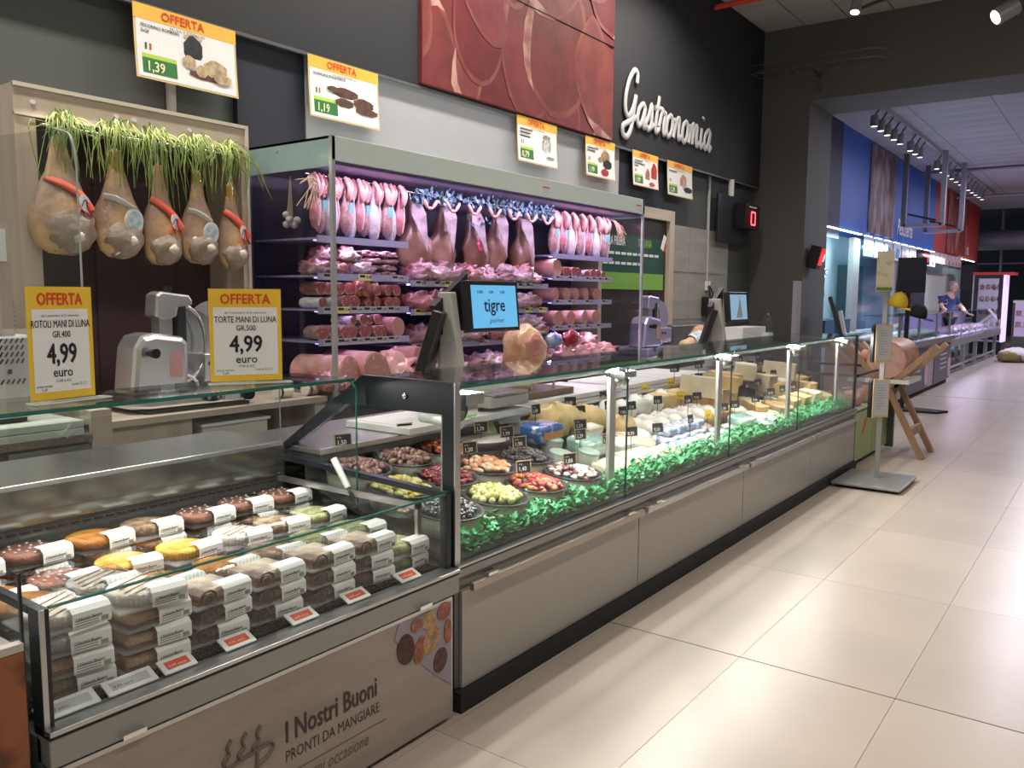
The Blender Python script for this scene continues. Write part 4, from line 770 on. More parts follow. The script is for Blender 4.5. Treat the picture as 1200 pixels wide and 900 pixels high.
M_pack2=pk('red_marbled_meat',(.22,.035,.035),(.42,.16,.15),12,1,4); M_pack3=pk('pale_fat_wrapped_meat',(.40,.20,.22),(.58,.42,.46),7,1,4)
PR={'pack':[pack(i,.14,.10+.015*i,.042,(M_pack,M_pack2,M_pack,M_pack3)[i]) for i in range(4)],'bacon':[pack(i+9,.12,.125,.026,M_bacon,'bacon_slab','bacon slab') for i in range(2)],
'sal':[log(.042,.22,M_cas,M_cut),log(.036,.22,M_white,M_cut)],'sald':[log(.048,.24,M_dark,M_cut)],'salb':[log(.062,.26,M_pink,M_mort,'mortadella')],'saus':[log(.05,.22,M_cas,M_cut)],'red':[pack(21,.10,.085,.072,M_red,'glazed_ham','ham')],'ham':[pack(31,.14,.13,.075,M_pink,'cooked_ham','ham')],'mort':[log(.115,.5,M_pink,M_mort,'mortadella')]}
first=set(); cnt={}
KN={'pack':'vacuum packed meat piece','bacon':'pink bacon slab','sal':'netted salami with cut end','sald':'dark cased salami with cut end','salb':'pink mortadella log','saus':'thick salami log','red':'red glazed ham','ham':'round cooked ham','mort':'large mortadella half'}
def put(kind,loc,where,rot=(0,0,0),sc=1,vi=None,lab=None):
    if kind=='pack': sc=(sc,sc,sc*rnd.uniform(1.25,1.6)) if not isinstance(sc,tuple) else sc
    L=PR[kind]; i=rnd.randrange(len(L)) if vi is None else vi%len(L); key=(kind,where); cnt[key]=cnt.get(key,0)+1
    lb=lab or '%s, %s from left %s'%(KN[kind],ORD(cnt[key]-1),where)
    sc=sc if isinstance(sc,tuple) else (sc,sc,sc)
    if (kind,i) not in first:
        first.add((kind,i)); o=L[i]; o['label']=lb; o['group']='meats in the tall case'; place(o,loc,rot,sc); POST.append((o,KN[kind]+', %s from left '+where,loc[1])); return o
    o=dup(L[i],loc,None,lb,'meats in the tall case',sc,rot); POST.append((o,KN[kind]+', %s from left '+where,loc[1])); return o
XF=-2.14
def rowof(kind,y0,y1,n,z,where,dx=0,sc=1,jit=.02,rz=.25):
    for k in range(n):
        y=y0+(y1-y0)*(k+.5)/n; put(kind,(XF+dx+rnd.uniform(-.015,.015),y+rnd.uniform(-jit,jit)*.5,z),where,(0,0,rnd.uniform(-rz,rz)),sc)
# left section
rowof('pack',3.50,3.95,3,1.666,'on the upper left shelf',-.10,.85); rowof('pack',3.55,3.9,2,1.745,'stacked on the upper left shelf',-.10,.8)
for q in range(4): rowof('bacon',3.93-.02*(q%2),4.26,2,1.666+.045*q,'in slab layer %s, upper left shelf'%ORD(q),-.10,.72,rz=.1)
rowof('sal',3.50,3.86,4,1.456,'on the second left shelf'); rowof('sald',3.90,4.25,4,1.456,'on the second left shelf',0,.8); rowof('sald',3.50,3.84,4,1.54,'in upper layer, second left shelf',-.03,.9); put('red',(-2.2,3.93,1.53),'on the second left shelf'); rowof('sald',4.02,4.26,3,1.535,'in upper layer, second left shelf',-.03,.85)
rowof('saus',3.48,3.95,5,1.256,'on the third left shelf',0,.95); rowof('sal',3.98,4.12,2,1.256,'on the third left shelf'); rowof('sal',3.78,4.08,4,1.345,'in upper layer, third left shelf',-.02,.85); put('salb',(-2.12,4.19,1.256),'on the third left shelf',sc=1.1)
put('mort',(-1.97,3.60,.951),'on the left deck',(0,0,.25),(.8,1,.95)); put('mort',(-1.96,3.82,.951),'on the left deck',(0,0,-.05)); put('ham',(-2.06,4.05,.951),'on the left deck',sc=(1.1,1.05,1.35)); put('salb',(-1.98,4.25,1.07),'in upper layer, left deck',sc=1.0); put('salb',(-1.98,4.27,.951),'on the left deck',sc=.95)
put('pack',(-2.05,3.46,.951),'on the left deck'); rowof('pack',4.32,4.75,2,.951,'on the middle deck',.05,1.15)
# middle
rowof('pack',4.32,5.95,8,1.636,'on the upper middle shelf',-.06,.95); rowof('pack',4.4,5.9,6,1.70,'stacked on the upper middle shelf',-.1,.8)
rowof('pack',4.32,5.95,7,1.436,'on the second middle shelf',-.05,1.05); rowof('pack',4.32,5.95,6,1.191,'on the third middle shelf',-.05,1.2); rowof('pack',5.4,5.95,2,1.26,'stacked on the third middle shelf',-.05,1.0)
rowof('pack',4.85,5.95,5,.951,'on the middle deck',.02,1.2); 
# right
put('salb',(-2.12,6.18,1.711),'on the upper right shelf',sc=1.25); rowof('sald',6.32,6.62,3,1.711,'on the upper right shelf'); rowof('sal',6.66,7.05,4,1.711,'on the upper right shelf')
rowof('salb',6.12,6.98,5,1.501,'on the second right shelf',0,.95); rowof('salb',6.12,6.98,4,1.276,'on the third right shelf',0,1.1); rowof('ham',6.15,7.1,4,.951,'on the right deck',.02,.95); rowof('ham',6.2,7.0,3,1.08,'stacked on the right deck',-.1,.75)
t=thing('snack_bag','blue and white crinkled bag on the right of the meat case','bag',(-2.12,5.95,1.0)); MB().ell((-2.05,6.02,1.16),(.05,.13,.07),16,10,.2,3).build('film',mat('blue_film',(.08,.25,.5),.2,c2=(.6,.65,.75),ns=6,coat=1),t)
t=thing('snack_bag','red crinkled bag beside the blue bag in the meat case','bag',(-2.12,6.3,1.0)); MB().ell((-2.05,6.32,1.17),(.05,.14,.07),16,10,.2,5).build('film',mat('red_film',(.45,.02,.03),.2,c2=(.25,.01,.02),ns=6,coat=1),t)
# hanging pieces
for a,b in ((3.47,4.32),(6.05,7.25)): MB().cyl((-2.2,a,2.285),(-2.2,b,2.285),.008).build('hanging_rail',chrome,mc)
MB().cyl((-2.3,4.3,2.285),(-2.3,6.1,2.285),.008).build('hanging_rail',chrome,mc)
def hang_sal(i,lc,col):
    t=thing('hanging_salami','x','hanging salami'); Hh=.30+.02*(i%3); r=.034+.004*(i%3)
    MB().lathe([(.001,-Hh),(r*.7,-Hh+.015),(r,-Hh+.06),(r*.95,-Hh*.55),(r*.5,-.12),(r*.22,-.05),(.004,0)],14,nz=.15,seed=i).build('body',[M_bacon,M_cas,M_white][i%3],t)
    m=MB()
    for q in range(3): m.tube(cat([(.02,-.02,-.0),(.035+.01*q,-.012*q,-.05),(.03,.0,-.09-.015*q),(.035,.03,-.05),(.0,.025,0)],3),.013,8)
    m.build('sausage_loop',M_pink,t)
    if i%3==1: MB().cbox((r*1.0,.01,-Hh*.52),(.006,.035,.06),ry=.1).build('label_band',mat('aqua_label',(.18,.45,.45),.5),t)
    else: MB().tube([(r,0,-.08),(r+.006,.01,-.2),(r*.8,.0,-Hh+.02)],.0025,4).build('string',white,t)
    return t
hs=[hang_sal(i,0,0) for i in range(3)]; fu=set()
def hput(i,loc,lb,sc):
    o=hs[i]
    if i not in fu: fu.add(i); place(o,loc,(0,0,0),sc); o['label']=lb; o['group']='salami hanging in the tall case'
    else: dup(o,loc,rnd.uniform(-.5,.5),lb,'salami hanging in the tall case',sc)
for k in range(13): hput(k%3,(-2.17-.03*(k%2),3.52+.062*k,2.285),'hanging pink salami with sausage loops, %s from the left of the left rail'%ORD(k),(1,1.1,1.12))
for k in range(14): hput((k+1)%3,(-2.17-.03*(k%2),6.18+.073*k,2.285),'hanging pink salami with sausage loops, %s from the left of the right rail'%ORD(k),(1.1,1.2,1.15))
m=MB(); R2=random.Random(5)
for y0 in (3.50,7.18):
    for k in range(26):
        s=1 if y0>5 else -1; P=cat([(-2.17,y0,2.285),(-2.12,y0+s*R2.uniform(0,.08),2.25),(-2.1+R2.uniform(-.03,.03),y0+s*R2.uniform(.02,.17),2.2-R2.uniform(-.03,.15))],3); m.tube(P,.003,4,False)
    tag_m=m; lab='straw coloured loose strings at the %s end of the hanging salami'%('left' if y0<5 else 'right'); solo(m,'string_tuft',mat('straw_string',(.55,.42,.28),.7),lab,'string'); m=MB()
t=thing('garlic_braid','pale garlic bulbs hanging behind the left glass end','garlic',(-2.3,3.5,2.0))
m=MB()
for k in range(7): m.ell((-2.35+.03*(k%2),3.44+.03*(k%3),1.98+.03*(k//3)),(.024,.024,.022),10,7)
m.build('bulbs',mat('garlic_skin',(.45,.42,.38),.6),t); m=MB()
for k in range(5): m.tube([(-2.35,3.45+.01*k,2.02),(-2.34,3.47,2.28)],.004,4)
m.build('stalks',MATS['straw_string'],t)
# wrapped hams centre
cover=mat('ham_cloth_wrap',(.40,.34,.36),.6,c2=(.28,.22,.24),ns=12,bump=1)
for i,y in enumerate((4.50,4.86,5.17,5.50,5.83)):
    t=thing('wrapped_ham',['cured ham nearest the left rail with a silver neck wrap','second cured ham in the centre with open netted wrap','third cured ham in the centre with a pink bow','fourth cured ham in the centre with a round seal','fifth cured ham in the centre nearest the right rail'][i],'ham',(-2.3,y,1.76),'large hams hanging in the centre of the tall case')
    tl=(.10,-.12,.14,-.06,.12)[i]; m=MB(); m.M=Matrix.Translation((-2.28,y,2.2))@Matrix.Rotation(tl,4,'X')@T(0,0,-.48); m.lathe(hamprof(.135 if i else .15,.5),24,sx=.7,sy=1,nz=.45,seed=i+11); m.build('meat',pk('aged_ham_brown',(.17,.075,.055),(.36,.20,.15),5,.3),t)
    m=MB(); m.M=Matrix.Translation((-2.245,y,2.2))@Matrix.Rotation(tl,4,'X')@T(0,0,-.48); R=.15; m.add([(R*.45,-R*.75,.40),(R*.62,-R*.35,.36),(R*.60,R*.1,.40),(R*.74,-R*.45,.24),(R*.72,-R*.05,.22),(R*.80,-R*.2,.13),(R*.3,-R*.5,.47),(R*.35,R*.1,.47)],[(6,0,1),(6,1,2,7),(0,3,1),(1,3,4,2),(3,5,4)]); m.build('cloth_wrap',cover,t)
    MB().prism([(.034*cos(k*pi/9),.04*sin(k*pi/9)) for k in range(18)],.003,frame((-2.18,y-.02,2.05),(-.2,1,0),(.2,0,1))).build('seal',[mat('silver_seal',(.6,.6,.62),.4),mat('gold_seal',(.45,.38,.22),.4)][i%2],t)
    if i==2: 
        m=MB()
        for k in range(6): m.ell((-2.16,y+.03*cos(k),1.93+.03*sin(k)),(.012,.035,.03),8,6,.2,k)
        m.build('pink_bow',mat('pink_bow',(.55,.10,.20),.5),t)
    MB().tube([(-2.28,y,2.21),(-2.3,y,2.285)],.005,5).build('string',white,t)
# ivy garland + sausage garland
m=MB(); R2=random.Random(9)
for k in range(420):
    y=R2.uniform(4.36,6.12); z=2.245+R2.gauss(0,.028)-(.14 if R2.random()<.14 and 4.9<y<5.3 else 0); x=-2.14+R2.uniform(-.03,.05); a=R2.uniform(0,6.3); s=R2.uniform(.024,.042); tx,ty=cos(a)*s,sin(a)*s; tz=R2.uniform(-.02,.02)
    m.add([(x,y,z),(x+.01,y+tx*.6-ty*.4,z+ty*.6+tx*.4),(x+.014,y+tx,z+ty),(x+.01,y+tx*.6+ty*.4,z+ty*.6-tx*.4)],[(0,1,2,3)])
g=solo(m,'ivy_garland',mat('blue_green_ivy',(.02,.07,.06),.5,c2=(.07,.15,.22),ns=9),'artificial blue green ivy garland along the top of the meat case','garland'); g['kind']='stuff'
for k,y in enumerate((4.42,4.67,4.92,5.17,5.42,5.67,5.90)):
    m=MB(); P=[(-2.09,y+.025*q,2.22-.075*sin(q/6*pi)) for q in range(7)]
    for q in range(3): 
        a,b=Vector(P[q*2]),Vector(P[q*2+2]); m.tube([a,a.lerp(b,.15),a.lerp(b,.5),a.lerp(b,.85),b],[.004,.011,.013,.011,.004],8)
    solo(m,'sausage_string',M_pink,'short swag of pink sausages, %s from the left on the ivy garland'%ORD(k),'sausage','sausage swags on the ivy garland')
# ---------------- food in the serve over counter ----------------
BAY=('first','second','third','fourth')
def bz(x): return .578+(-x-.01)*.247
def pricetag(loc,price,where,yel=False,rz=None,small=False,h=.09):
    t=thing('price_tag','x','price tag',loc,'price cards in the serve over counter',rz if rz is not None else rnd.uniform(-.6,.1)); s=1.0
    t2=parent_org(t)
    by=BAY[sum(loc[1]>q for q in (3.56,4.88,6.2))]; rw='front' if loc[0]>-.34 else ('middle' if loc[0]>-.58 else 'back'); POST.append((t,('yellow' if yel else 'black')+' price card on stick, %s from left in the '+rw+' row of the '+by+' bay',loc[1]))
    def B(m,n,mt,p=t): 
        m.v=[v+t2 for v in m.v]; return m.build(n,mt,p)
    w,hh=.075,.052
    B(MB().cyl((0,0,0),(0,0,h),.0022,None,5),'stick',black); c=B(MB().cbox((.002,0,h+hh/2),(.003,w,hh),ry=-.12),'card',yellow if yel else mat('chalk_black',(.012,.012,.012),.8))
    if not small and not yel:
        m=MB()
        for z in (h,h+hh): m.cbox((.003,0,z),(.005,w+.006,.004),ry=-.12)
        for y in (-w/2,w/2): m.cbox((.003,y,h+hh/2),(.005,.004,hh),ry=-.12)
        B(m,'frame',mat('beech_frame',(.45,.33,.2),.6))
    m=MB(); addtext(m,price,frame((.006,-w*.38,h+.008),(0,1,0),(-.12,0,1)),.027,.012,sx=.95); 
    if not small: addtext(m,'al kg',frame((.006,-w*.38,h+.036),(0,1,0),(-.12,0,1)),.011)
    B(m,'lettering',ink if yel else mat('chalk_white',(.75,.75,.72),.7),c); return t
def olives(n,r,cols,sz,seed,shape=(1,1,1)):
    R=random.Random(seed); ms=[]; m=MB()
    for k in range(n):
        q=sqrt(R.random())*r*.9; a=R.uniform(0,6.3); m.k=R.randrange(len(cols)); z=.066+.03*(1-(q/r)**2)+R.uniform(-.006,.006)
        m.ell((q*cos(a),q*sin(a),z),tuple(sz*s*R.uniform(.8,1.2) for s in shape),7,5,.12 if shape!=(1,1,1) else 0,k)
    return m,cols
panm=mat('stoneware_beige',(.34,.32,.25),.45); pani=mat('dark_pan_rim',(.03,.028,.03),.35)
def C(n,c,g=.4): return mat('antipasto_'+n,c,.3,coat=g)
cols={'pink':[C('mauve',(.25,.09,.10)),C('wine',(.14,.04,.05)),C('tan',(.36,.24,.18))],'brown':[C('wine',(.14,.04,.05)),C('olbrown',(.20,.10,.06)),C('tan',(.36,.24,.18))],'red':[C('red',(.45,.04,.02)),C('darkred',(.20,.02,.02)),C('orange',(.62,.20,.06))],
'yellow':[C('yellow',(.60,.45,.08)),C('lemon',(.52,.48,.16))],'beet':[C('beet',(.28,.02,.05)),C('darkred',(.20,.02,.02))],'shrimp':[C('shrimp',(.70,.32,.14)),C('orange2',(.62,.25,.10)),C('cream',(.68,.52,.36))],'black':[C('black',(.012,.011,.013),1),C('black2',(.03,.025,.03),1)],
'green':[C('lime',(.42,.42,.12)),C('olgreen',(.50,.50,.22))],'white':[C('pearl',(.62,.58,.50)),C('mauve',(.25,.09,.10)),C('pearl2',(.68,.66,.62))],'mix':[C('olgreen',(.50,.50,.22)),C('pearl',(.62,.58,.50)),C('black',(.012,.011,.013),1)]}
bowls=[(-.66,2.43,'pink','mauve olives at the back left corner',.011),(-.66,2.71,'brown','mixed brown olives in the back row',.012),(-.66,2.99,'red','dark sun dried tomatoes in the back row',.014),
(-.43,2.45,'yellow','yellow peppers in the middle row',.018),(-.43,2.73,'beet','beetroot red cubes in the middle row',.012),(-.43,3.01,'shrimp','orange marinated prawns in the middle row',.018),(-.43,3.31,'black','shiny black olives behind the red peppers',.012),
(-.20,2.47,'black','shiny black olives beside the dark end frame',.012),(-.19,2.77,'green','large green olives in the front row',.016),(-.19,3.07,'red','red and orange peppers in the front row',.017),(-.19,3.38,'white','pale seafood salad in the front row',.016)]
for i,(x,y,k,l,sz) in enumerate(bowls):
    z=bz(x)+.012; t=thing('antipasto_bowl','beige round bowl of '+l,'bowl',(x,y,z),'antipasto bowls in the first bay'); t.rotation_euler=(0,.12,0); o=Vector((x,y,z))
    m=MB(); m.lathe([(.10,-.03),(.125,-.01),(.138,.062),(.132,.064),(.12,.03),(.001,.028)],30,cap=False); m.v=[v+o for v in m.v]; m.build('pan',panm,t)
    m=MB(); m.lathe([(.136,.062),(.146,.068),(.146,.073),(.130,.070),(.118,.05),(.001,.05)],30,cap=False); m.v=[v+o for v in m.v]; m.build('dark_liner',pani,t)
    m,cs=olives(190 if sz<.013 else 110,.122,cols[k],sz,i,(1,1,1) if k in('pink','brown','black','green') else (1.2,.8,.6)); m.v=[v+o for v in m.v]; m.build('contents',cs,t,stuff=True)
t=thing('covered_bowl','beige bowl with dark printed rim and pale lid at the back of the first bay','bowl',(-.66,3.28,bz(-.66)-.01)); o=Vector((-.66,3.28,bz(-.66)-.01))
m=MB(); m.lathe([(.10,0),(.135,.01),(.14,.06)],28,c=o); m.build('pan',panm,t); m=MB(); m.lathe([(.145,.06),(.15,.062),(.15,.095),(.14,.10)],28,c=o,cap=False); m.build('printed_rim',mat('plum_rim',(.04,.015,.04),.4),t); m=MB(); m.lathe([(.143,.098),(.12,.11),(.001,.112)],28,c=o,cap=False); m.build('lid',mat('grey_lid',(.42,.38,.36),.3),t)
for (y,x) in ((2.58,-.72),(2.86,-.72)):
    t=thing('serving_spoon','steel serving spoon resting in the back %s bowl'%('brown olive' if y<2.7 else 'tomato'),'spoon',(x,y,bz(x)+.07)); MB().bar((x+.05,y,bz(x)+.08),(x-.1,y+.12,bz(x)+.10),.014,.003).build('spoon',steel,t)
# greens strip
def greenery(y0,y1,lb,seed,n):
    R=random.Random(seed); m=MB()
    for k in range(n):
        y=R.uniform(y0,y1); x=R.uniform(-.135,-.02); z=bz(x)+R.uniform(.005,.075)*(.6+.4*sin(y*23)**2); a=R.uniform(0,6.3); l=R.uniform(.025,.05); w=l*.26; e=R.uniform(-.3,.9); m.k=R.randrange(3)
        d=Vector((cos(a)*cos(e),sin(a)*cos(e),sin(e))); s=Vector((-sin(a),cos(a),0)); p=Vector((x,y,z)); q=p+d*l
        q.x=min(q.x,-.01); m.add([p,p+d*l*.5+s*w,q,p+d*l*.5-s*w],[(0,1,2,3)])
    cs=[mat('plastic_parsley_%d'%i,c,.5) for i,c in enumerate(((.06,.42,.16),(.16,.62,.30),(.03,.26,.09)))]
    o=bpy.data.objects.new('parsley_garnish',m.mesh('parsley_garnish',cs,((-.07),(y0+y1)/2,.58))); COL.objects.link(o); o.location=(-.07,(y0+y1)/2,.58); tag(o,lb,'garnish',None,'stuff')
greenery(2.36,3.53,'green plastic parsley strip in front of the antipasto bowls',1,2600); greenery(3.57,4.86,'green plastic parsley strip in the second glass bay',2,2700); greenery(4.88,6.18,'green plastic parsley strip in the third glass bay',3,2300); greenery(6.2,7.78,'green plastic parsley strip in the fourth glass bay',4,2000)
R2=random.Random(4)
for k,(x,y) in enumerate(((-.10,2.62),(-.09,2.66),(-.31,2.60),(-.30,2.88),(-.09,2.93),(-.32,3.16),(-.08,3.22),(-.31,2.34),(-.53,2.86),(-.10,2.40))):
    t=thing('garnish_flower','small pale garnish flower, %s from the left among the antipasto bowls'%ORD(sorted(range(10),key=lambda q:((2.62,2.66,2.60,2.88,2.93,3.16,3.22,2.34,2.86,2.40)[q])).index(k)),'flower',(x,y,bz(x)+.04),'garnish flowers between the bowls'); m=MB()
    for q in range(7): a=q*.9; m.ell((x+.018*cos(a),y+.018*sin(a),bz(x)+.055),(.012,.009,.006),6,4)
    m.build('petals',mat(('petal_cream','petal_pink')[k%2],((.62,.56,.42),(.60,.34,.30))[k%2],.6),t); m=MB()
    for q in range(8): a=q*.8; m.bar((x,y,bz(x)+.03),(x+.04*cos(a),y+.04*sin(a),bz(x)+.035),.012,.002)
    m.build('leaves',mat('sage_leaf',(.16,.22,.09),.6),t)
# cheeses
def mk(nm,cat_,parts):
    t=thing(nm,'x',cat_)
    for n,m,mt in parts: m.build(n,mt,t)
    return t
ch=lambda n,c,c2=None,r=.45:mat('cheese_'+n,c,r,c2=c2,ns=14,bump=.6,bs=30,coat=.2)
Cw=ch('white',(.80,.78,.72),(.72,.70,.62)); Cy=ch('straw',(.72,.52,.24),(.64,.42,.16)); Co=ch('ochre',(.52,.30,.10),(.62,.40,.16)); Ci=ch('ivory',(.76,.68,.50),(.70,.60,.40)); Cr=ch('rind_brown',(.26,.15,.08),(.36,.22,.12)); Cb=ch('blue_vein',(.68,.66,.56),(.25,.32,.32)); Cd=ch('dark_rind',(.05,.04,.035))
def wheel(r,h,rind,top,cut=None):
    m=MB(); m.lathe([(r*.93,0),(r,h*.12),(r,h*.88),(r*.95,h)],26); p=[('rind',m,rind)]; m=MB(); m.lathe([(r*.94,h+.001),(r*.9,h+.003),(.001,h+.003)],26,cap=False); p.append(('top_face',m,top)); return mk('round_cheese','cheese',p)
def wedge(r,h,a,rind,face):
    n=8; P=[(0,0)]+[(r*cos(-a/2+a*k/n),r*sin(-a/2+a*k/n)) for k in range(n+1)]; m=MB(); m.prism(P,h); m2=MB(); m2.tube([(r*cos(-a/2+a*k/n),r*sin(-a/2+a*k/n),h/2) for k in range(n+1)],[h*.51]*(n+1),4,flat=.05)
    m2=MB(); Q=[(r*1.0*cos(-a/2+a*k/n),r*sin(-a/2+a*k/n)) for k in range(n+1)]; Q2=[(x*1.03,y*1.03) for x,y in Q][::-1]; m2.prism(Q+Q2,h); return mk('cheese_wedge','cheese',[('body',m,face),('rind',m2,rind)])
def block(a,b,h,mt,wrap=None):
    m=MB(); m.cbox((0,0,h/2),(a,b,h)); p=[('body',m,mt)]
    if wrap: q=MB(); q.cbox((a*.5+.001,0,h*.5),(.002,b*.6,h*.5)); q.cbox((0,0,h+.001),(a*.7,b*.6,.002)); p.append(('wrapper_label',q,wrap))
    t=mk('cheese_block','cheese',p)
    for c in t.children:
        if c.name.startswith('body'): bb=c.modifiers.new('b','BEVEL'); bb.width=.008; bb.segments=2
    return t
def ball(r,mt,n=1,seed=0,film=False):
    m=MB()
    for k in range(n): m.ell((rnd.uniform(-.03,.03)*(n>1),(k-(n-1)/2)*r*1.3,r*.72),(r,r*1.05,r*.8),16,10,.14,seed+k,6,lowz=-r*.68)
    p=[('cheese',m,mt)]; m=MB(); m.ell((0,0,r*1.35),(r*.2,r*.2,r*.3),8,6,.2); p.append(('knot',m,mt)); return mk('fresh_cheese','cheese',p)
def tub(mt,lidm):
    m=MB(); m.lathe([(.052,0),(.064,.01),(.066,.095),(.062,.105)],22); q=MB(); q.lathe([(.068,.103),(.068,.112),(.06,.116),(.001,.116)],22,cap=False); return mk('cheese_tub','tub',[('tub',m,mt),('lid',q,lidm)])
def packt(c1,c2,a=.17,b=.15,h=.085):
    m=MB(); m.ell((0,0,h/2),(a/2,b/2,h/2),20,10,.05,3,5,sq=.45); q=MB(); q.cbox((a*.49,0,h*.5),(.004,b*.7,h*.35)); return mk('packaged_cheese','packaged cheese',[('pack',m,c1),('front_label',q,c2)])
KP={'wheelB':wheel(.12,.055,Cw,Ci),'wheelD':wheel(.115,.075,Cr,Co),'wheelY':wheel(.11,.07,Co,Cy),'wedgeP':wedge(.22,.11,.7,Cr,Ci),'wedgeY':wedge(.2,.09,.8,Co,Cy),'wedgeB':wedge(.16,.07,.9,Cb,Cb),'blockY':block(.13,.17,.10,Cy),'blockI':block(.14,.18,.11,Ci,paper),'blockW':block(.12,.16,.07,Cw),'ball':ball(.07,Cw,1,1),'balls':ball(.055,Cw,3,2),'prov':ball(.085,Cy,2,5),'slab':block(.13,.24,.05,Ci),
'tub':tub(mat('frosted_tub',(.50,.52,.46),.3,coat=.5),mat('tub_lid_green',(.30,.42,.34),.4)),'packB':packt(mat('blue_pack_film',(.02,.11,.42),.25,c2=(.35,.45,.6),ns=12,lo=.55,hi=.6,coat=1),mat('orange_mark',(.65,.28,.05),.4),.16,.26,.11),'packG':packt(mat('sea_green_film',(.18,.38,.30),.3,c2=(.40,.56,.48),ns=22,coat=1),mat('pale_mark',(.6,.68,.6),.4),.16,.25,.11),
'packT':packt(mat('tricolour_film',(.70,.70,.70),.3,c2=(.06,.30,.12),ns=9,lo=.5,hi=.54,coat=1),redp,.11,.12,.06),'packW':packt(mat('blue_white_film',(.72,.74,.78),.25,c2=(.25,.35,.6),ns=30,lo=.5,hi=.6,coat=1),mat('blue_mark',(.1,.2,.5),.4),.12,.15,.06),'packR':packt(mat('speck_film',(.45,.14,.10),.3,c2=(.7,.6,.55),ns=14,coat=1),paper,.12,.15,.05),'crock':wheel(.13,.06,mat('pale_crock',(.66,.62,.54),.4),mat('cream_top',(.8,.76,.66),.5))}
KD={'wheelB':'white rinded soft cheese wheel','wheelD':'brown rinded cheese wheel','wheelY':'golden cheese wheel','wedgeP':'large hard cheese wedge with brown rind','wedgeY':'golden cheese wedge','wedgeB':'blue veined cheese wedge','blockY':'straw coloured cheese block','blockI':'ivory cheese block with white paper wrap','blockW':'white cheese block','ball':'large white fresh cheese ball','balls':'row of white fresh cheese balls','prov':'yellow pear shaped smoked cheese','slab':'long ivory cheese slab','tub':'frosted cheese tub','packB':'blue film cheese pack','packG':'sea green film cheese pack','packT':'white green and red cheese pack','packW':'white and blue cheese pack','packR':'red speckled cheese pack','crock':'pale crock of cream cheese'}
ku=set(); cn={}
BAY=('first','second','third','fourth')
def cheese(k,x,y,rz=None,sc=1,up=0,tagp=None,yel=False):
    bay=BAY[sum(y>q for q in (3.56,4.88,6.2))]; row='front' if x>-.3 else ('middle' if x>-.54 else 'back'); key=(k,bay,row); cn[key]=cn.get(key,0)+1
    lb='%s, %s from left in the %s row of the %s bay'%(KD[k],ORD(cn[key]-1),row,bay); loc=(x,y,bz(x)+up+.004); rot=(0,.2 if not up else .1,rnd.uniform(-.4,.4) if rz is None else rz)
    if k not in ku: ku.add(k); o=KP[k]; place(o,loc,rot,sc); o['label']=lb; o['group']='cheeses in the serve over counter'
    else: o=dup(KP[k],loc,None,lb,'cheeses in the serve over counter',sc,rot)
    POST.append((o,KD[k]+', %s from left in the '+row+' row, '+bay+' bay',y))
    if tagp: pricetag((x-.05,y+.02,bz(x)+.06+up),tagp,'over the %s in the %s bay, %s row, %s'%(KD[k].split(' cheese')[0].split(' fresh')[0],bay,row,ORD(cn[key]-1)) ,yel,small=y>4)
W=cheese
W('packB',-.56,3.66,0,1,.05,'1,49'); W('blockW',-.74,3.72,.5,1,.03); W('blockW',-.76,3.60,-.4,.9,.1); W('ball',-.60,3.30+.0,0,1,.0) if False else None
W('packG',-.40,3.86,0,1.05,0,'1,59'); W('tub',-.36,3.52,0,.85); W('tub',-.30,3.70,0,.85,0,'2,29'); W('packB',-.42,3.56,0,.01) if False else None
W('tub',-.50,3.66,0,.85); W('prov',-.72,3.95,.2,1.45,.0); W('prov',-.68,4.20,-.1,1.25,.0,'9,90'); W('prov',-.55,4.42,.3,1.0,0,'8,90'); W('blockI',-.55,4.10,0,.9,0,'9,90')
W('slab',-.20,3.80,.1,1.1,0,'1,19'); W('slab',-.2,4.08,-.1,1.2,0,'8,90'); W('blockW',-.35,4.12,0,1); W('wheelB',-.36,4.34,0,1); W('slab',-.17,4.34,.05,1.1,0,'9,50')
for q in range(4): W('packT',-.17-.0*q,4.54+.125*q,0,1,0,'0,99' if q in(2,) else None)
for q in range(4): W('packW',-.29,4.56+.15*q,0,1,.0); W('packW',-.30,4.62+.14*q,.1,.95,.055,'1,49' if q==3 else None)
for q in range(7): W('ball',-.68,4.40+.19*q,0,1.35 if q%2 else 1.2,0,'6,90' if q in(1,4) else None,q==4)
for q in range(6): W('balls',-.48,4.60+.18*q,1.3,1.15,.0,'5,90' if q in(0,2,4) else None,q==4)
W('crock',-.44,4.42,0,1,0,'7,90'); W('packR',-.32,5.2,0,1); W('packR',-.44,5.35,0,1.1); W('packT',-.17,5.06,0,.9,0,'1,19',True)
for q,(k,tg) in enumerate((('packW',0),('packT','1,29'),('packG','1,99'),('wedgeB',0),('crock','9,90'),('wheelB','1,39'))): W(k,-.2,5.2+.2*q,None,.95,0,tg or None)
for q,(k,tg) in enumerate((('wheelY','9,90'),('wheelD',0),('crock','7,20'),('wedgeY','8,90'),('wheelB','9,90'),('wedgeB','7,90'))): W(k,-.42,5.45+.24*q,None,1,.0,tg or None)
for q,(k,tg) in enumerate((('blockY',0),('blockY','8,50'),('wedgeY','9,10'),('wedgeP','9,90'),('wheelD',0),('blockI','9,90'))): W(k,-.66,5.3+.24*q,None,1.15,.02,tg or None,q==1)
for q,(k,tg) in enumerate((('wedgeP','9,90'),('wedgeY','9,90'),('wheelY','9,50'),('blockI','8,90'),('wedgeP','9,90'))): W(k,-.62,5.5+.42*q,.4,1.25,.13,tg or None)
for q,(k,tg) in enumerate((('wheelD','8,90'),('blockY','9,90'),('blockY','7,90'),('blockI',0),('wheelY','9,90'))): W(k,-.24,6.45+.27*q,0,1.1,.0,tg or None)
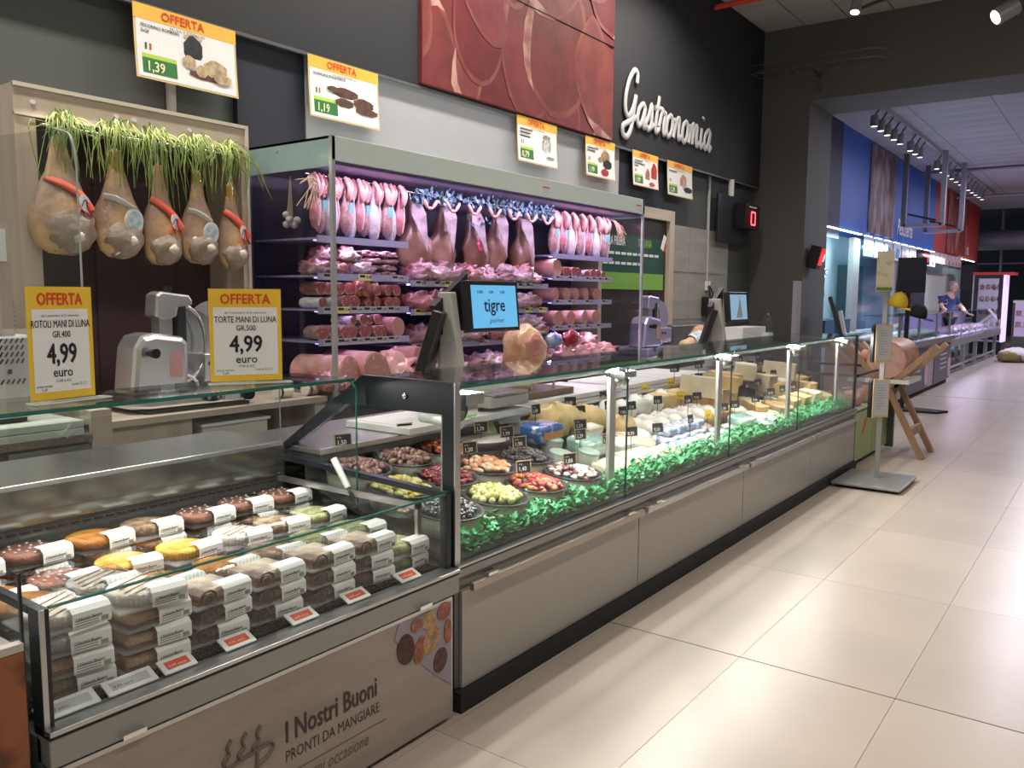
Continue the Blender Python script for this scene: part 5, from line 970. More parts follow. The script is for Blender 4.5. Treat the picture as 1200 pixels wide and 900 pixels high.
for q,(k,tg) in enumerate((('blockY','9,90'),('blockI','8,20'),('wedgeY','9,90'),('blockY','9,90'))): W(k,-.46,6.9+.24*q,0,1.2,.03,tg or None)
for q,(k,tg) in enumerate((('wedgeP','9,90'),('wheelY','8,90'),('wedgeB','9,20'),('wheelD','9,90'))): W(k,-.66,6.85+.26*q,0,1.2,.05,tg or None)
for (x,y,p,w) in ((-.17,2.46,'1,50','beside the front black olives'),(-.19,2.98,'1,40','in front of the red pepper bowl'),(-.40,3.24,'1,90','over the middle black olives'),(-.62,3.22,'1,70','behind the dark rimmed bowl'),(-.74,2.42,'1,50','over the mauve olives'),(-.74,2.80,'1,29','over the tomato bowl'),(-.15,3.30,'1,80','over the pale seafood salad'),(-.52,3.30,'1,99','behind the middle black olives'),(-.45,2.92,'1,20','over the prawn bowl')):
    pricetag((x,y,bz(x)+.055),p,w,rz=-.35)
t=thing('green_cone_cheese','pale green wrapped cone standing behind the covered bowl','packaged cheese',(-.72,3.44,bz(-.72))); MB().lathe([(.07,0),(.06,.08),(.02,.17),(.001,.18)],16,c=(-.74,3.42,bz(-.74)-.01),nz=.1).build('wrap',mat('pale_green_net',(.24,.32,.13),.6),t)
# ---------------- worktop items ----------------
for i,(x0,x1,y0,y1,z) in enumerate(((-1.08,-.66,2.75,3.74,.912),(-1.28,-.78,3.92,4.95,.912),(-1.28,-.80,5.05,6.40,.912))):
    t=thing('white_board',['white slab board under the first scale','white slab board behind the ham on its stand','long white slab board in the third bay'][i],'cutting board',((x0+x1)/2,(y0+y1)/2,z)); MB().box(x0,x1,y0,y1,z,z+.032).build('slab',board,t,bevel=.004); MB().box(x0+.03,x1-.03,y0+.03,y0+.04,z+.0321,z+.0328).build('juice_groove',mat('groove_grey',(.5,.5,.5),.5),t)
def scale(o,label,tigre,rz=0):
    t=thing('counter_scale',label,'scale',(0,0,0)); gb=mat('warm_grey_plastic',(.40,.39,.36),.45)
    MB().cbox((0,0,.05),(.36,.34,.06)).build('base',gb,t,bevel=.01); MB().cbox((.02,0,.09),(.34,.30,.015)).build('weighing_plate',steel,t,bevel=.004)
    MB().bar((-.10,-.20,.02),(-.10,-.20,.62),.05,.07).build('column',gb,t); m=MB(); m.prism([(-.05,0),(.10,0),(.02,.50),(-.06,.50)],.05,frame((-.03,-.22,.12),(1,0,0),(0,0,1))); m.build('pillar_cover',gb,t,bevel=.008)
    s=MB().cbox((.03,.02,.545),(.05,.44,.27),ry=-.1).build('customer_screen',black,t,bevel=.006)
    MB().cbox((.057,.02,.545),(.002,.39,.225),ry=-.1).build('screen_face',mat('blue_screen',(.1,.3,.5),.3,em=(.10,.36,.62),es=1.0) if tigre else mat('sky_screen',(.15,.25,.35),.3,em=(.20,.34,.48),es=.9),s)
    if tigre:
        m=MB(); F=frame((.064,-.10,.52),(0,1,0),(-.1,0,1)); addtext(m,'tigre',F@T(.02,0),.10,.012); addtext(m,'gourmet',F@T(.06,-.06),.035,0,shear=.4)
        for q in range(3): addtext(m,('0,000','0,00','0,00')[q],F@T(-.03+.1*q,.095),.022,.01)
        m.build('lettering',ink,s)
    else:
        m=MB(); m.prism([(-.10,-.09),(.05,-.09),(.02,.03),(-.0,.10),(-.03,.02)],.001,frame((.062,.04,.54),(0,1,0),(-.1,0,1))); m.build('tower_picture',mat('tower_brown',(.18,.16,.14),.6,em=(.2,.18,.15),es=.5),s)
    MB().cbox((-.10,-.30,.36),(.05,.26,.34),ry=.3,rz=.5).build('operator_screen',black,t,bevel=.006)
    m=MB(); m.prism([(-.28,.55),(-.02,.72),(-.02,.42),(-.22,.40)],.04,frame((-.10,-.05,0),(0,1,0),(0,0,1))); m.build('rear_shell',black,t)
    MB().cyl((.1,-.16,.12),(.1,-.10,.12),.035).build('label_roll',white,t)
    place(t,o,(0,0,rz)); return t
scale((-.86,3.55,.944),'counter scale with bright blue customer screen in front of the meat case',True)
scale((-.98,7.35,.912),'second counter scale with tower picture on its screen',False)
t=thing('ham_on_stand','cut cured ham held upright on a wooden stand','ham',(-1.0,4.12,.98))
m=MB(); m.M=Matrix.Translation((-1.0,4.12,1.21)); m.ell((0,0,0),(.14,.125,.165),26,16,.10,3,6); m.build('meat',mat('aged_ham_orange',(.42,.20,.12),.4,c2=(.60,.42,.22),ns=7,coat=.5,bump=1.5,bs=20),t)
m=MB(); m.M=Matrix.Translation((-.90,4.08,1.25))@Matrix.Rotation(-.2,4,'Z'); m.ell((0,0,0),(.045,.07,.075),20,12,.06,5,6); m.build('cut_face',mat('ham_cut_red',(.36,.10,.08),.35,c2=(.50,.24,.2),ns=9,coat=.6),t)
m=MB(); m.lathe([(.03,0),(.075,.03),(.085,.07),(.05,.09)],16,c=(-1.0,4.10,.965),nz=.2); m.build('shank_base',mat('fat_yellow',(.62,.46,.24),.5),t)
t=thing('ham_stand','dark wooden stand with steel prongs under the upright ham','stand',(-1.0,4.15,.944)); MB().box(-1.17,-.83,3.90,4.42,.945,.985).build('board',mat('walnut_board',(.10,.055,.04),.45,c2=(.15,.085,.06),ns=7,st=(1,.1,1)),t,bevel=.004)
m=MB().cyl((-.87,4.02,.985),(-.87,4.02,1.12),.008).build('prong',chrome,t); MB().cyl((-.87,4.25,.985),(-.87,4.25,1.12),.008).build('prong',chrome,t)
t=thing('resting_ham','cured ham with patterned label lying on the far back table','ham',(-1.95,8.75,.93)); m=MB(); m.M=Matrix.Translation((-1.95,9.02,1.08)); m.ell((0,0,0),(.16,.24,.14),22,14,.14,2,6); m.tube([(0,-.10,0),(0,-.42,-.05),(0,-.55,-.06)],[.11,.07,.05],14); m.build('meat',mat('ham_rose_tan',(.52,.26,.17),.45,c2=(.66,.44,.30),ns=5,coat=.4),t)
MB().tube([(-1.95,8.62,1.04),(-1.95,8.85,1.06)],[.083,.115],16,False).build('label_sleeve',mat('blue_white_sleeve',(.62,.66,.66),.6,c2=(.25,.40,.5),ns=25,lo=.5,hi=.56),t); MB().ell((-1.95,8.48,1.02),(.07,.05,.06)).build('fat_end',mat('fat_yellow',(.62,.46,.24)),t)
t=thing('white_carton','white carton on the far back table beside a clear bottle','box',(-1.95,10.3,.93)); MB().box(-2.15,-1.86,9.95,10.75,.926,1.17).build('carton',white,t)
t=thing('clear_bottle','small clear bottle in front of the white carton','bottle',(-1.83,10.6,.93)); MB().lathe([(.05,0),(.055,.02),(.055,.16),(.02,.24),(.02,.30)],16,c=(-1.82,10.7,.926+.17)).build('bottle',gl,t); MB().box(-1.87,-1.77,10.62,10.78,.926,1.09).build('stand_block',board,t)
t=thing('grey_box_stack','dark slicer stand box behind the resting ham','appliance',(-2.4,9.3,.93)); MB().box(-2.7,-2.3,8.9,10.0,.926,1.22).build('body',steel_d,t,bevel=.02)
t=thing('wall_pilaster','slim pale upright panel in front of the charcoal column','panel',(-1.9,12.0,0)); MB().box(-1.93,-1.87,12.0,12.2,0,1.78).build('panel',mat('lilac_grey_panel',(.34,.32,.36),.5),t)
# ---------------- beyond the counter ----------------
t=thing('information_stand','grey metal stand with two framed notices and square base at the counter end','stand',(.32,7.35,0)); sg=mat('stand_grey',(.36,.36,.35),.35,.6)
MB().box(.05,.58,7.02,7.68,.025,.045).build('base_plate',sg,t,bevel=.003); MB().box(.08,.56,7.05,7.66,.012,.025).build('base_underside',black,t)
for x,y in ((.1,7.08),(.53,7.08),(.1,7.62),(.53,7.62)): MB().cyl((x,y,0),(x,y,.014),.02).build('foot',black,t)
MB().box(.30,.335,7.385,7.42,.045,1.60).build('pole',sg,t)
frm=mat('tan_frame',(.50,.36,.20),.5)
for i,(z0,z1,y) in enumerate(((1.02,1.33,7.37),(.56,.88,7.37))):
    U=Vector((.62,.75,0)).normalized(); F=frame(Vector((.32,y,0))-U*.075,U)
    f=MB().prism([(0,z0),(.15,z0),(.15,z1),(0,z1)],.012,F).build('notice_frame',frm,t); MB().prism([(.01,z0+.015),(.14,z0+.015),(.14,z1-.01),(.01,z1-.01)],.002,F@T(0,0,.0125)).build('sheet',mat('lilac_paper',(.42,.41,.43),.6),f)
    m=MB()
    for k in range(10): m.prism([(.025,z1-.05-.022*k),(.025+.09*(.6+.4*((k*7)%3)/2),z1-.05-.022*k),(.025+.09*(.6+.4*((k*7)%3)/2),z1-.045-.022*k),(.025,z1-.045-.022*k)],.0008,F@T(0,0,.0147))
    m.build('printed_lines',mat('blue_grey_ink',(.22,.24,.32),.6),f)
    MB().prism([(-.02,z0-.0),(0,z0),(0,z1+.005),(-.02,z1-.03)],.03,F@T(0,0,-.032)).build('dark_back_frame',black,f)
f=MB().prism([(-.06,1.60),(.07,1.60),(.07,1.93),(-.06,1.93)],.008,frame((.30,7.37,0),(.9,.4,0))).build('top_sign',mat('cream_sign',(.55,.50,.36),.5,c2=(.42,.38,.28),ns=18,lo=.55,hi=.6),t)
MB().prism([(-.055,1.61),(.065,1.61),(.065,1.635),(-.055,1.635)],.002,frame((.30,7.36,0),(.9,.4,0))@T(0,0,.0085)).build('olive_band',mat('olive_band',(.12,.14,.03),.5),f)
MB().prism([(-.05,1.60),(.06,1.60),(.005,1.53)],.006,frame((.30,7.37,0),(.9,.4,0))).build('clear_holder',gl,t)
# low green case
t=thing('low_meat_case','low glass case with green panels and black frame beyond the long counter','display case',(-.5,8.6,0)); GY0,GY1=7.93,9.25
gp=mat('sage_green_panel',(.36,.44,.22),.5,c2=(.30,.38,.18),ns=2)
MB().box(-1.05,-.02,GY0,GY1,.06,.50).build('body',steel_d,t); MB().box(-1.0,-.06,GY0,GY1,0,.06).build('plinth',black,t)
for a,b in ((7.94,8.55),(8.57,9.2)):
    p=MB().box(-.02,.0,a,b,.05,.52).build('green_panel',gp,t); m=MB()
    for q in (0,.05): m.bar((.002,(a+b)/2-.08+q,.28),(.002,(a+b)/2+.04+q,.42),.018,.002,(1,0,0))
    m.build('red_stripe_mark',redp,p)
MB().box(-.02,.06,9.2,9.25,.02,.55).build('corner_post',steel_d,t)
MB().box(-.8,.0,GY0,GY0+.02,.5,.84).build('end_glass',gl,t); MB().box(-.01,0,GY0,GY1,.5,.84).build('front_glass',gl,t)
for y in (GY0,GY1-.03): MB().box(-.9,.0,y,y+.03,.83,.855).build('top_frame',black,t)
MB().box(-.02,.0,GY0,GY1,.835,.855).build('top_frame',black,t); MB().box(-.02,.0,GY1-.03,GY1,.5,.83).build('front_post',black,t)
for i in range(7):
    m=MB(); m.ell((-.16-.12*(i%2),8.1+.16*i,.58),(.10,.09,.075),14,9,.25,i,7); solo(m,'wrapped_roast',M_pack if i%2 else M_pink,'wrapped roast, %s from left in the low green case'%ORD(i),'packaged meat','roasts in the low green case')
MB().box(-.9,-.02,GY0+.03,GY1-.03,.50,.51).build('deck',board,t)
# round roast on wooden trestle
t=thing('wooden_trestle','crossed pale wooden trestle carrying the big round roast','stand',(.12,9.0,0)); tw=mat('beech_wood',(.42,.26,.15),.5,c2=(.33,.20,.11),ns=8,st=(1,1,.2))
for y,nm in ((8.75,'leg'),(9.25,'leg')):
    MB().bar((.50,y,1.10),(.02,y,.62),.05,.09,(0,1,0)).build('arm',tw,t); MB().bar((-.30,y,1.08),(.10,y,.62),.05,.09,(0,1,0)).build('arm',tw,t)
    MB().bar((.06,y,.72),(.42,y,.0),.05,.07,(0,1,0)).build('leg',tw,t); MB().bar((.10,y,.72),(-.22,y,.0),.05,.07,(0,1,0)).build('leg',tw,t)
MB().bar((.3,8.75,.25),(.3,9.25,.25),.04,.08).build('cross_rail',tw,t); MB().box(-.12,.28,8.7,9.3,.72,.76).build('tray_board',white,t)
t=thing('round_roast','large round pink roast with cut face on the wooden trestle','roast',(.06,9.0,.76)); m=MB(); m.cyl((.06,8.72,.945),(.06,9.35,.965),.185,.18,30); m.build('roast',mat('roast_crust',(.34,.17,.11),.5,c2=(.46,.26,.18),ns=10,st=(1,.3,1)),t)
MB().cyl((.06,8.714,.945),(.06,8.722,.945),.178,None,30).build('cut_face',mat('roast_pink',(.55,.29,.24),.5,c2=(.62,.38,.32),ns=9),t); MB().ell((-.14,8.75,.98),(.05,.04,.06)).build('side_knot',MATS['roast_pink'],t)
# black pole with monitor, caps
t=thing('monitor_stand','black floor stand with a blank dark monitor in the next department','stand',(-.5,12.5,0)); MB().prism([(-.75,12.3),(-.05,12.35),(.05,12.6),(-.7,12.75)],.03,T(0,0,.0)).build('base_plate',blackm,t); MB().box(-.54,-.49,12.5,12.55,.03,1.7).build('pole',black,t)
MB().box(-.66,-.30,12.47,12.5,1.62,2.10).build('monitor',black,t,bevel=.01); MB().box(-.64,-.32,12.468,12.47,1.65,2.08).build('screen',mat('dark_screen',(.012,.014,.03),.3),t)
def capt(o,mt,lb,s):
    t=thing('cap',lb,'cap',(0,0,0)); m=MB(); m.ell((0,0,0),(.10,.11,.13),18,12,lowz=-.03); m.build('crown',mt,t); m=MB(); m.prism([(.0,-.07),(.10,-.06),(.15,0),(.10,.06),(0,.07)],.012,T(.05,0,-.035)); m.build('peak',mt,t); MB().ell((0,0,.13),(.012,.012,.008)).build('button',mt,t); place(t,o,(0,.25,-.2),s); return t
capt((-.62,12.4,1.47),mat('yellow_cloth',(.80,.55,.03),.6),'bright yellow peaked cap hung on the black monitor stand',1.25); capt((-.36,12.4,1.33),mat('black_cloth',(.012,.012,.02),.8),'black peaked cap hung right of the yellow cap',1.15)
MB().bar((-.62,12.45,1.5),(-.36,12.45,1.38),.01,.01).build('hook_bar',black,bpy.data.objects['monitor_stand'])
# far counters
pan2=mat('mauve_grey_panel',(.12,.105,.14),.5); pan3=mat('blush_panel',(.40,.30,.32),.5)
t=thing('fish_counter','glass fronted fish counter with dark mauve panels in the next department','counter',(-1.1,15.2,0))
MB().box(-1.7,-.68,12.9,17.3,.08,.80).build('body',pan3,t); MB().box(-1.65,-.72,12.9,17.3,0,.08).build('plinth',blackm,t); MB().box(-1.75,-.62,12.9,17.3,.80,.88).build('worktop',steel,t)
for a,b in ((13.3,15.1),(15.7,17.25)):
    p=MB().box(-.68,-.665,a,b,.10,.74).build('printed_panel',pan2,t); m=MB()
    for k in range(4): m.box(-.664,-.662,a+.5,a+1.2-.1*(k%2),.55-.08*k,.575-.08*k)
    m.build('white_print_lines',mat('soft_white_print',(.5,.48,.52),.5),p); MB().prism([(b-.12+.14*cos(k*pi/8),.3+.18*sin(k*pi/8)) for k in range(16)],.004,frame((-.664,0,0))).build('oval_picture',mat('oval_pink',(.55,.38,.38),.5),p)
MB().box(-.70,-.69,12.9,17.3,.88,1.28).build('front_glass',gl,t); MB().box(-1.2,-.69,12.9,17.3,1.28,1.29).build('top_glass',gl,t)
for y in (13.0,14.4,15.9,17.2): MB().box(-.72,-.69,y,y+.05,.88,1.28).build('glass_post',sp,t)
for k in range(10):
    m=MB(); m.ell((-1.1,13.2+.42*k,.93),(.3,.16,.05),12,7,.2,k); solo(m,'ice_tray',mat('crushed_ice',(.60,.66,.72),.3,bump=2,bs=20),'heap of pale fish on crushed ice, %s from the near end of the fish counter'%ORD(k),'fish','fish heaps in the fish counter')
t=thing('counter_scale','small black counter scale on the near end of the fish counter','scale',(-1.6,13.3,.88)); MB().bar((-1.55,13.2,.95),(-1.75,13.2,1.55),.25,.05,(1,.3,0)).build('screen',black,t); MB().bar((-1.5,13.25,.9),(-1.6,13.25,1.35),.05,.05).build('arm',white,t); MB().box(-1.75,-1.35,13.05,13.4,.88,.95).build('base',white,t)
t=thing('butcher_case','violet lit glass butcher case on steel legs in front of the butcher','display case',(-1.2,21.5,0)); vl=mat('violet_white_liner',(.62,.52,.78),.4)
MB().box(-1.7,-.80,18.0,26,.60,.74).build('base_tray',steel_g,t); MB().box(-1.65,-.85,18.05,26,.74,.80).build('liner',vl,t); m=MB(); m.prism([(-.8,.74),(-1.0,1.28),(-1.01,1.28),(-.81,.74)],8,frame((0,26,0),(1,0,0),(0,0,1))); m.build('front_glass',gl,t)
MB().box(-1.5,-1.0,18.0,26,1.275,1.285).build('top_glass',gl,t); MB().box(-1.68,-1.66,18,26,.8,1.2).build('back_liner',vl,t); m=MB(); m.prism([(-.8,.74),(-1.0,1.28),(-1.68,1.2),(-1.68,.74)],.01,frame((0,18.0,0),(1,0,0),(0,0,1))); m.build('end_glass',glass('frosted_violet',(.85,.8,.95),dirt=.25,rough=.4),t)
for k in range(8): MB().box(-.82,-.80,18.3+1.05*k,18.34+1.05*k,.74,1.0).build('glass_clip',steel,t)
for y in (18.6,20.4,22.2,24.0,25.7): MB().box(-.95,-.87,y,y+.08,0,.6).build('leg',steel,t); MB().box(-1.6,-1.52,y,y+.08,0,.6).build('leg',steel,t)
MB().box(-.93,-.89,18.6,25.7,.14,.18).build('foot_rail',steel,t)
for k in range(16):
    m=MB(); m.ell((-1.12-.28*(k%2),18.4+.46*k,.85),(.16,.2,.06),12,7,.25,k,7); solo(m,'meat_cut',mat('fresh_meat_pink',(.60,.35,.45),.4,c2=(.72,.62,.75),ns=7),'pale cut of meat, %s from the near end of the butcher case'%ORD(k),'meat','meat cuts in the butcher case')
# fridge
t=thing('upright_fridge','tall black framed glass door fridge with red top at the end of the butcher case','fridge',(-1.3,27,0)); 
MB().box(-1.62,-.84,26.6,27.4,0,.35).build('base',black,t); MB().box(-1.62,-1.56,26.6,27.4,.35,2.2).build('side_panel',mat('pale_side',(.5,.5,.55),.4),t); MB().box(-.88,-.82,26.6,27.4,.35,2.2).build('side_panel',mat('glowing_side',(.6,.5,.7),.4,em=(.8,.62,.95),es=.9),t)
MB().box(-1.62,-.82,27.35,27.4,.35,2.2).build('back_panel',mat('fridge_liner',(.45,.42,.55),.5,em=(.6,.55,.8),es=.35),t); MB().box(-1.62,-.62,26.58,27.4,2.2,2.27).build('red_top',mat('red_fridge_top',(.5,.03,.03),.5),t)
for a in ((-1.58,-1.48,.4,2.2),(-.98,-.88,.4,2.2),(-1.48,-.98,2.1,2.2),(-1.48,-.98,.4,.5)): MB().box(a[0],a[1],26.56,26.6,a[2],a[3]).build('door_frame',black,t)
MB().box(-1.48,-.98,26.57,26.58,.5,2.1).build('door_glass',gl,t)
for k,z in enumerate((.75,1.1,1.45,1.78)):
    s=MB().box(-1.55,-.9,26.65,27.3,z,z+.02).build('shelf',steel,t)
    for q in range(4): m=MB(); m.ell((-1.4+.14*q,26.75,z+.09),(.06,.06,.08),10,7,.2,q+k); m.build('packet',M_bacon,s)
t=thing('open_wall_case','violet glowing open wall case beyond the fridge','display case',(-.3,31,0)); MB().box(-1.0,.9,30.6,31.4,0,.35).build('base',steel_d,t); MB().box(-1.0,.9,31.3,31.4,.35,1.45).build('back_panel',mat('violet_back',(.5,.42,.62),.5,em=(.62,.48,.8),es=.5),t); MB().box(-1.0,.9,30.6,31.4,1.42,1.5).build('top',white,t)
for k in range(5): MB().box(-1.0+.46*k,-.96+.46*k,30.6,30.64,.35,1.42).build('upright',steel_d,t)
for z in (.65,1.0):
    s=MB().box(-.98,.88,30.7,31.3,z,z+.02).build('shelf',steel,t)
    for q in range(8): MB().cbox((-.85+.23*q,30.85,z+.1),(.15,.15,.16)).build('packet',[M_pink,vl][q%2],s)
t=thing('net_sack','white net sack with green brown contents on the far floor','sack',(-.25,22.5,0)); m=MB(); m.ell((-.20,24,.14),(.42,.4,.2),18,10,.15,3,lowz=-.13); m.build('net',mat('sack_white',(.55,.52,.48),.6),t); m=MB(); m.ell((-.33,23.7,.12),(.26,.25,.15),16,10,.2,4,lowz=-.11); m.build('contents',mat('sack_brown',(.20,.15,.05),.7),t)
# butcher person
def person():
    t=thing('person','grey haired person in a navy T-shirt leaning over the butcher case','person',(0,0,0))
    def skin(name,V,E,Rr,mt,root=0,sub=2):
        me=bpy.data.meshes.new(name); me.from_pydata(V,E,[]); o=bpy.data.objects.new(name,me); COL.objects.link(o); o.parent=t; md=o.modifiers.new('s','SKIN'); md.use_smooth_shade=True; sv=me.skin_vertices[0].data
        for i,r in enumerate(Rr): sv[i].radius=r if isinstance(r,tuple) else (r,r)
        sv[root].use_root=True; o.modifiers.new('u','SUBSURF').levels=sub; o.modifiers['u'].render_levels=sub; me.materials.append(mt); return o
    sk=mat('skin_tone',(.50,.28,.20),.5); 
    V=[(0,0,.92),(0,0,1.10),(.02,0,1.28),(.05,0,1.42),(.09,0,1.50),(.12,0,1.56), # spine,neck
       (.03,.19,1.38),(.12,.30,1.20),(.28,.27,1.06),(.34,.24,1.04),(.03,-.19,1.38),(.12,-.30,1.20),(.28,-.27,1.06),(.34,-.24,1.04),
       (0,.10,.86),(.02,.11,.48),(0,.11,.08),(.1,.12,.03),(0,-.10,.86),(.02,-.11,.48),(0,-.11,.08),(.1,-.12,.03)]
    E=[(0,1),(1,2),(2,3),(3,4),(4,5),(3,6),(6,7),(7,8),(8,9),(3,10),(10,11),(11,12),(12,13),(0,14),(14,15),(15,16),(16,17),(0,18),(18,19),(19,20),(20,21)]
    Rr=[.13,.135,.15,.11,.055,.05,.06,.045,.033,.028,.06,.045,.033,.028,.09,.06,.04,.035,.09,.06,.04,.035]
    skin('body',V,E,Rr,sk)
    nv=mat('navy_tshirt',(.015,.04,.12),.8,bump=1,bs=12); skin('t_shirt',[(0,0,.88),(0,0,1.10),(.02,0,1.28),(.05,0,1.42),(.03,.19,1.38),(.10,.28,1.24),(.03,-.19,1.38),(.10,-.28,1.24)],[(0,1),(1,2),(2,3),(3,4),(4,5),(3,6),(6,7)],[.15,.15,.165,.12,.075,.065,.075,.065],nv)
    skin('trousers',[(0,0,.90),(0,.10,.84),(.02,.11,.48),(0,.11,.10),(0,-.10,.84),(.02,-.11,.48),(0,-.11,.10)],[(0,1),(1,2),(2,3),(0,4),(4,5),(5,6)],[.145,.10,.075,.06,.10,.075,.06],mat('dark_trousers',(.02,.02,.025),.8))
    MB().ell((.15,0,1.655),(.095,.078,.115),18,14).build('head',sk,t); hm=MB(); hm.ell((.13,0,1.69),(.098,.083,.10),18,12,.1,2); hm.build('hair',mat('grey_hair',(.20,.19,.18),.9),t)
    for s in (-1,1): MB().ell((.15,.078*s,1.65),(.02,.01,.03),8,6).build('ear',sk,t); MB().ell((.232,.03*s,1.665),(.01,.012,.008),8,6).build('eye',ink,t)
    MB().ell((.245,0,1.645),(.018,.014,.025),8,6).build('nose',sk,t); MB().ell((.228,0,1.605),(.008,.025,.006),8,6).build('mouth',mat('lips',(.35,.13,.11),.5),t)
    for s in (-1,1):
        x,y,z=.36,.24*s,1.03; skin('hand',[(x,y,z),(x+.05,y,z-.01)],[(0,1)],[(.018,.035),(.016,.038)],sk)
        for q in range(4): skin('finger',[(x+.06,y-.03+.02*q,z-.01),(x+.10+.006*(q in(1,2)),y-.032+.021*q,z-.02),(x+.12+.01*(q in(1,2)),y-.033+.022*q,z-.04)],[(0,1),(1,2)],[.009,.008,.007],sk,sub=1)
        skin('thumb',[(x+.02,y-.03*s,z),(x+.06,y-.055*s,z-.01),(x+.085,y-.06*s,z-.02)],[(0,1),(1,2)],[.011,.009,.008],sk,sub=1)
    return t
place(person(),(-1.62,22.6,.12),(0,0,-.5),(1.08,1.15,1.03))
MB().box(-2.4,-1.75,18,26,0,.12)if False else tag(solo(MB().box(-2.3,-1.75,18,26,0,.12),'duckboard',steel_d,'x','x'),'low dark duckboard the butcher stands on','platform')
# back of fish department
cy=mat('cyan_white_panel',(.50,.66,.72),.4); lt=mat('cold_led_strip',(1,1,1),.5,em=(.82,.93,1),es=7)
t=thing('led_strip','bright cold light strip along the bottom of the blue fascia','light strip',(-2.38,20,2.78)); 
MB().box(-2.40,-2.36,14.2,17.4,2.765,2.785).build('tube',lt,t)
for k in range(9): MB().box(-2.40,-2.36,17.7+.85*k,18.2+.85*k,2.765,2.785).build('tube',lt,t)
for k in range(3): MB().box(-2.40,-2.36,29.2+1.1*k,30.0+1.1*k,2.77,2.785).build('tube',lt,t)
rr=random.Random(2)
for k in range(9):
    y=17.55+.85*k; t=solo(MB().box(-2.36,-2.345,y,y+.72,2.38,2.765),'product_poster',mat('cold_poster_%d'%(k%3),((.62,.66,.72),(.55,.60,.70),(.60,.55,.60))[k%3],.5),'small fish offer poster under the blue fascia, %s from the near end'%ORD(k),'poster','fish posters under the blue fascia')
    c=mat('poster_pic_%d'%(k%3),((.05,.25,.5),(.45,.12,.14),(.10,.12,.2))[k%3],.5); m=MB(); m.prism([(y+.15,2.45),(y+.5,2.42),(y+.6,2.6),(y+.3,2.66)],.002,frame((-2.345,0,0))); o=m.build('picture',c,t)
for k in range(7):
    y=25.1+.62*k; t=solo(MB().box(-2.36,-2.345,y,y+.52,2.50,2.785),'product_poster',mat('warm_poster',(.60,.50,.52),.5),'small meat offer poster under the red fascia, %s from the near end'%ORD(k),'poster','meat posters under the red fascia'); m=MB(); m.prism([(y+.1,2.52),(y+.4,2.52),(y+.25,2.66)],.002,frame((-2.345,0,0))); m.build('picture',mat('poster_meat',(.45,.08,.07),.5),t)
t=thing('wall_picture','stone patterned fish picture on the blue fascia','picture',(-2.38,19,2.75)); MB().box(-2.40,-2.37,17.9,20.1,2.85,4.60).build('panel',mat('fish_picture',(.30,.21,.21),.5,c2=(.10,.06,.07),ns=3.2,kind='vor',lo=.25,hi=.62,st=(1,1.2,.6)),t)
t=thing('wall_picture','dark red meat picture on the red fascia','picture',(-2.38,28,2.75)); MB().box(-2.40,-2.37,26.8,30.4,2.85,4.60).build('panel',mat('meat_picture',(.20,.02,.02),.5,c2=(.45,.14,.10),ns=2.2,lo=.5,hi=.62,st=(1,1,.4)),t)
for s_,y,z,lb in (('Pescheria',20.5,2.98,'white raised letters low on the blue fascia'),('Macelleria',29.2,2.95,'white raised letters low on the red fascia')):
    t=thing('wall_lettering',lb,'sign',(-2.38,y,z)); m=MB(); addtext(m,s_,frame((-2.385,y,z)),.5,.02,sx=.85,shear=.3); m.build('letters',mat('white_letter',(.7,.7,.75),.5),t)
def simple(nm,lb,c,boxes):
    xs=[b[1] for b in boxes]; t=thing(nm,lb,c,((xs[0][0]+xs[0][1])/2,(xs[0][2]+xs[0][3])/2,xs[0][4]))
    for n,b,mt in boxes: MB().box(*b).build(n,mt,t)
    return t
simple('partition','pale cyan door panel with round handles left in the fish room','partition',[('panel',(-2.80,-2.76,14.2,15.4,0,2.7),cy),('frame',(-2.78,-2.70,15.4,15.55,0,2.75),sp),('frame',(-2.78,-2.70,14.05,14.2,0,2.75),sp)])
simple('partition','tan edged glazed partition in the fish room','partition',[('jamb',(-2.5,-2.40,17.0,17.45,0,2.70),mat('taupe_jamb',(.30,.29,.28),.5)),('glass',(-2.46,-2.44,17.45,20.5,.9,2.70),glass('blue_glass',(.7,.88,.95),dirt=.12,rough=.15)),('jamb',(-2.5,-2.4,20.5,20.7,0,2.7),sp),('dado',(-2.5,-2.4,17.45,20.5,0,.9),cy)])
simple('storage_cabinet','dark screened cabinet behind the glazed partition','cabinet',[('body',(-2.84,-2.6,17.6,18.6,.9,2.2),mat('slate_blue',(.06,.10,.12),.5)),('door',(-2.6,-2.59,17.65,18.55,1.5,2.15),mat('slate_blue2',(.12,.17,.19),.4))])
simple('wash_sink','white wash station behind the glazed partition','sink',[('basin',(-2.84,-2.6,19.0,20.2,.8,1.05),white),('splashback',(-2.84,-2.82,18.9,20.3,1.05,1.6),cy)])
t=thing('hose_reel_rack','chrome hose rack hanging on the pale fish room wall','rack',(-2.75,16.0,1.2)); m=MB(); R3=random.Random(8)
for k in range(12): 
    z=2.25-.07*k; y=16.2+R3.uniform(-.12,.12); r=R3.uniform(.05,.09); m.tube([(-2.72,y+r*cos(a*pi/5),z+r*sin(a*pi/5)) for a in range(11)],.015,5)
m.build('coils',chrome,t); MB().box(-2.80,-2.70,15.75,16.0,1.6,2.2).build('bracket_box',white,t)
simple('wall_board','dark menu board on the butcher back wall','board',[('board',(-2.5,-2.4,21.6,24.2,1.3,2.35),mat('menu_black',(.012,.015,.03),.5)),('frame',(-2.5,-2.39,21.5,24.3,1.25,1.30),steel)])
simple('queue_display','small red turn display above the dark menu board','display',[('housing',(-2.4,-2.2,22.6,23.4,2.38,2.72),black),('screen',(-2.2,-2.19,22.7,23.3,2.44,2.66),mat('red_screen',(.3,.01,.01)))])
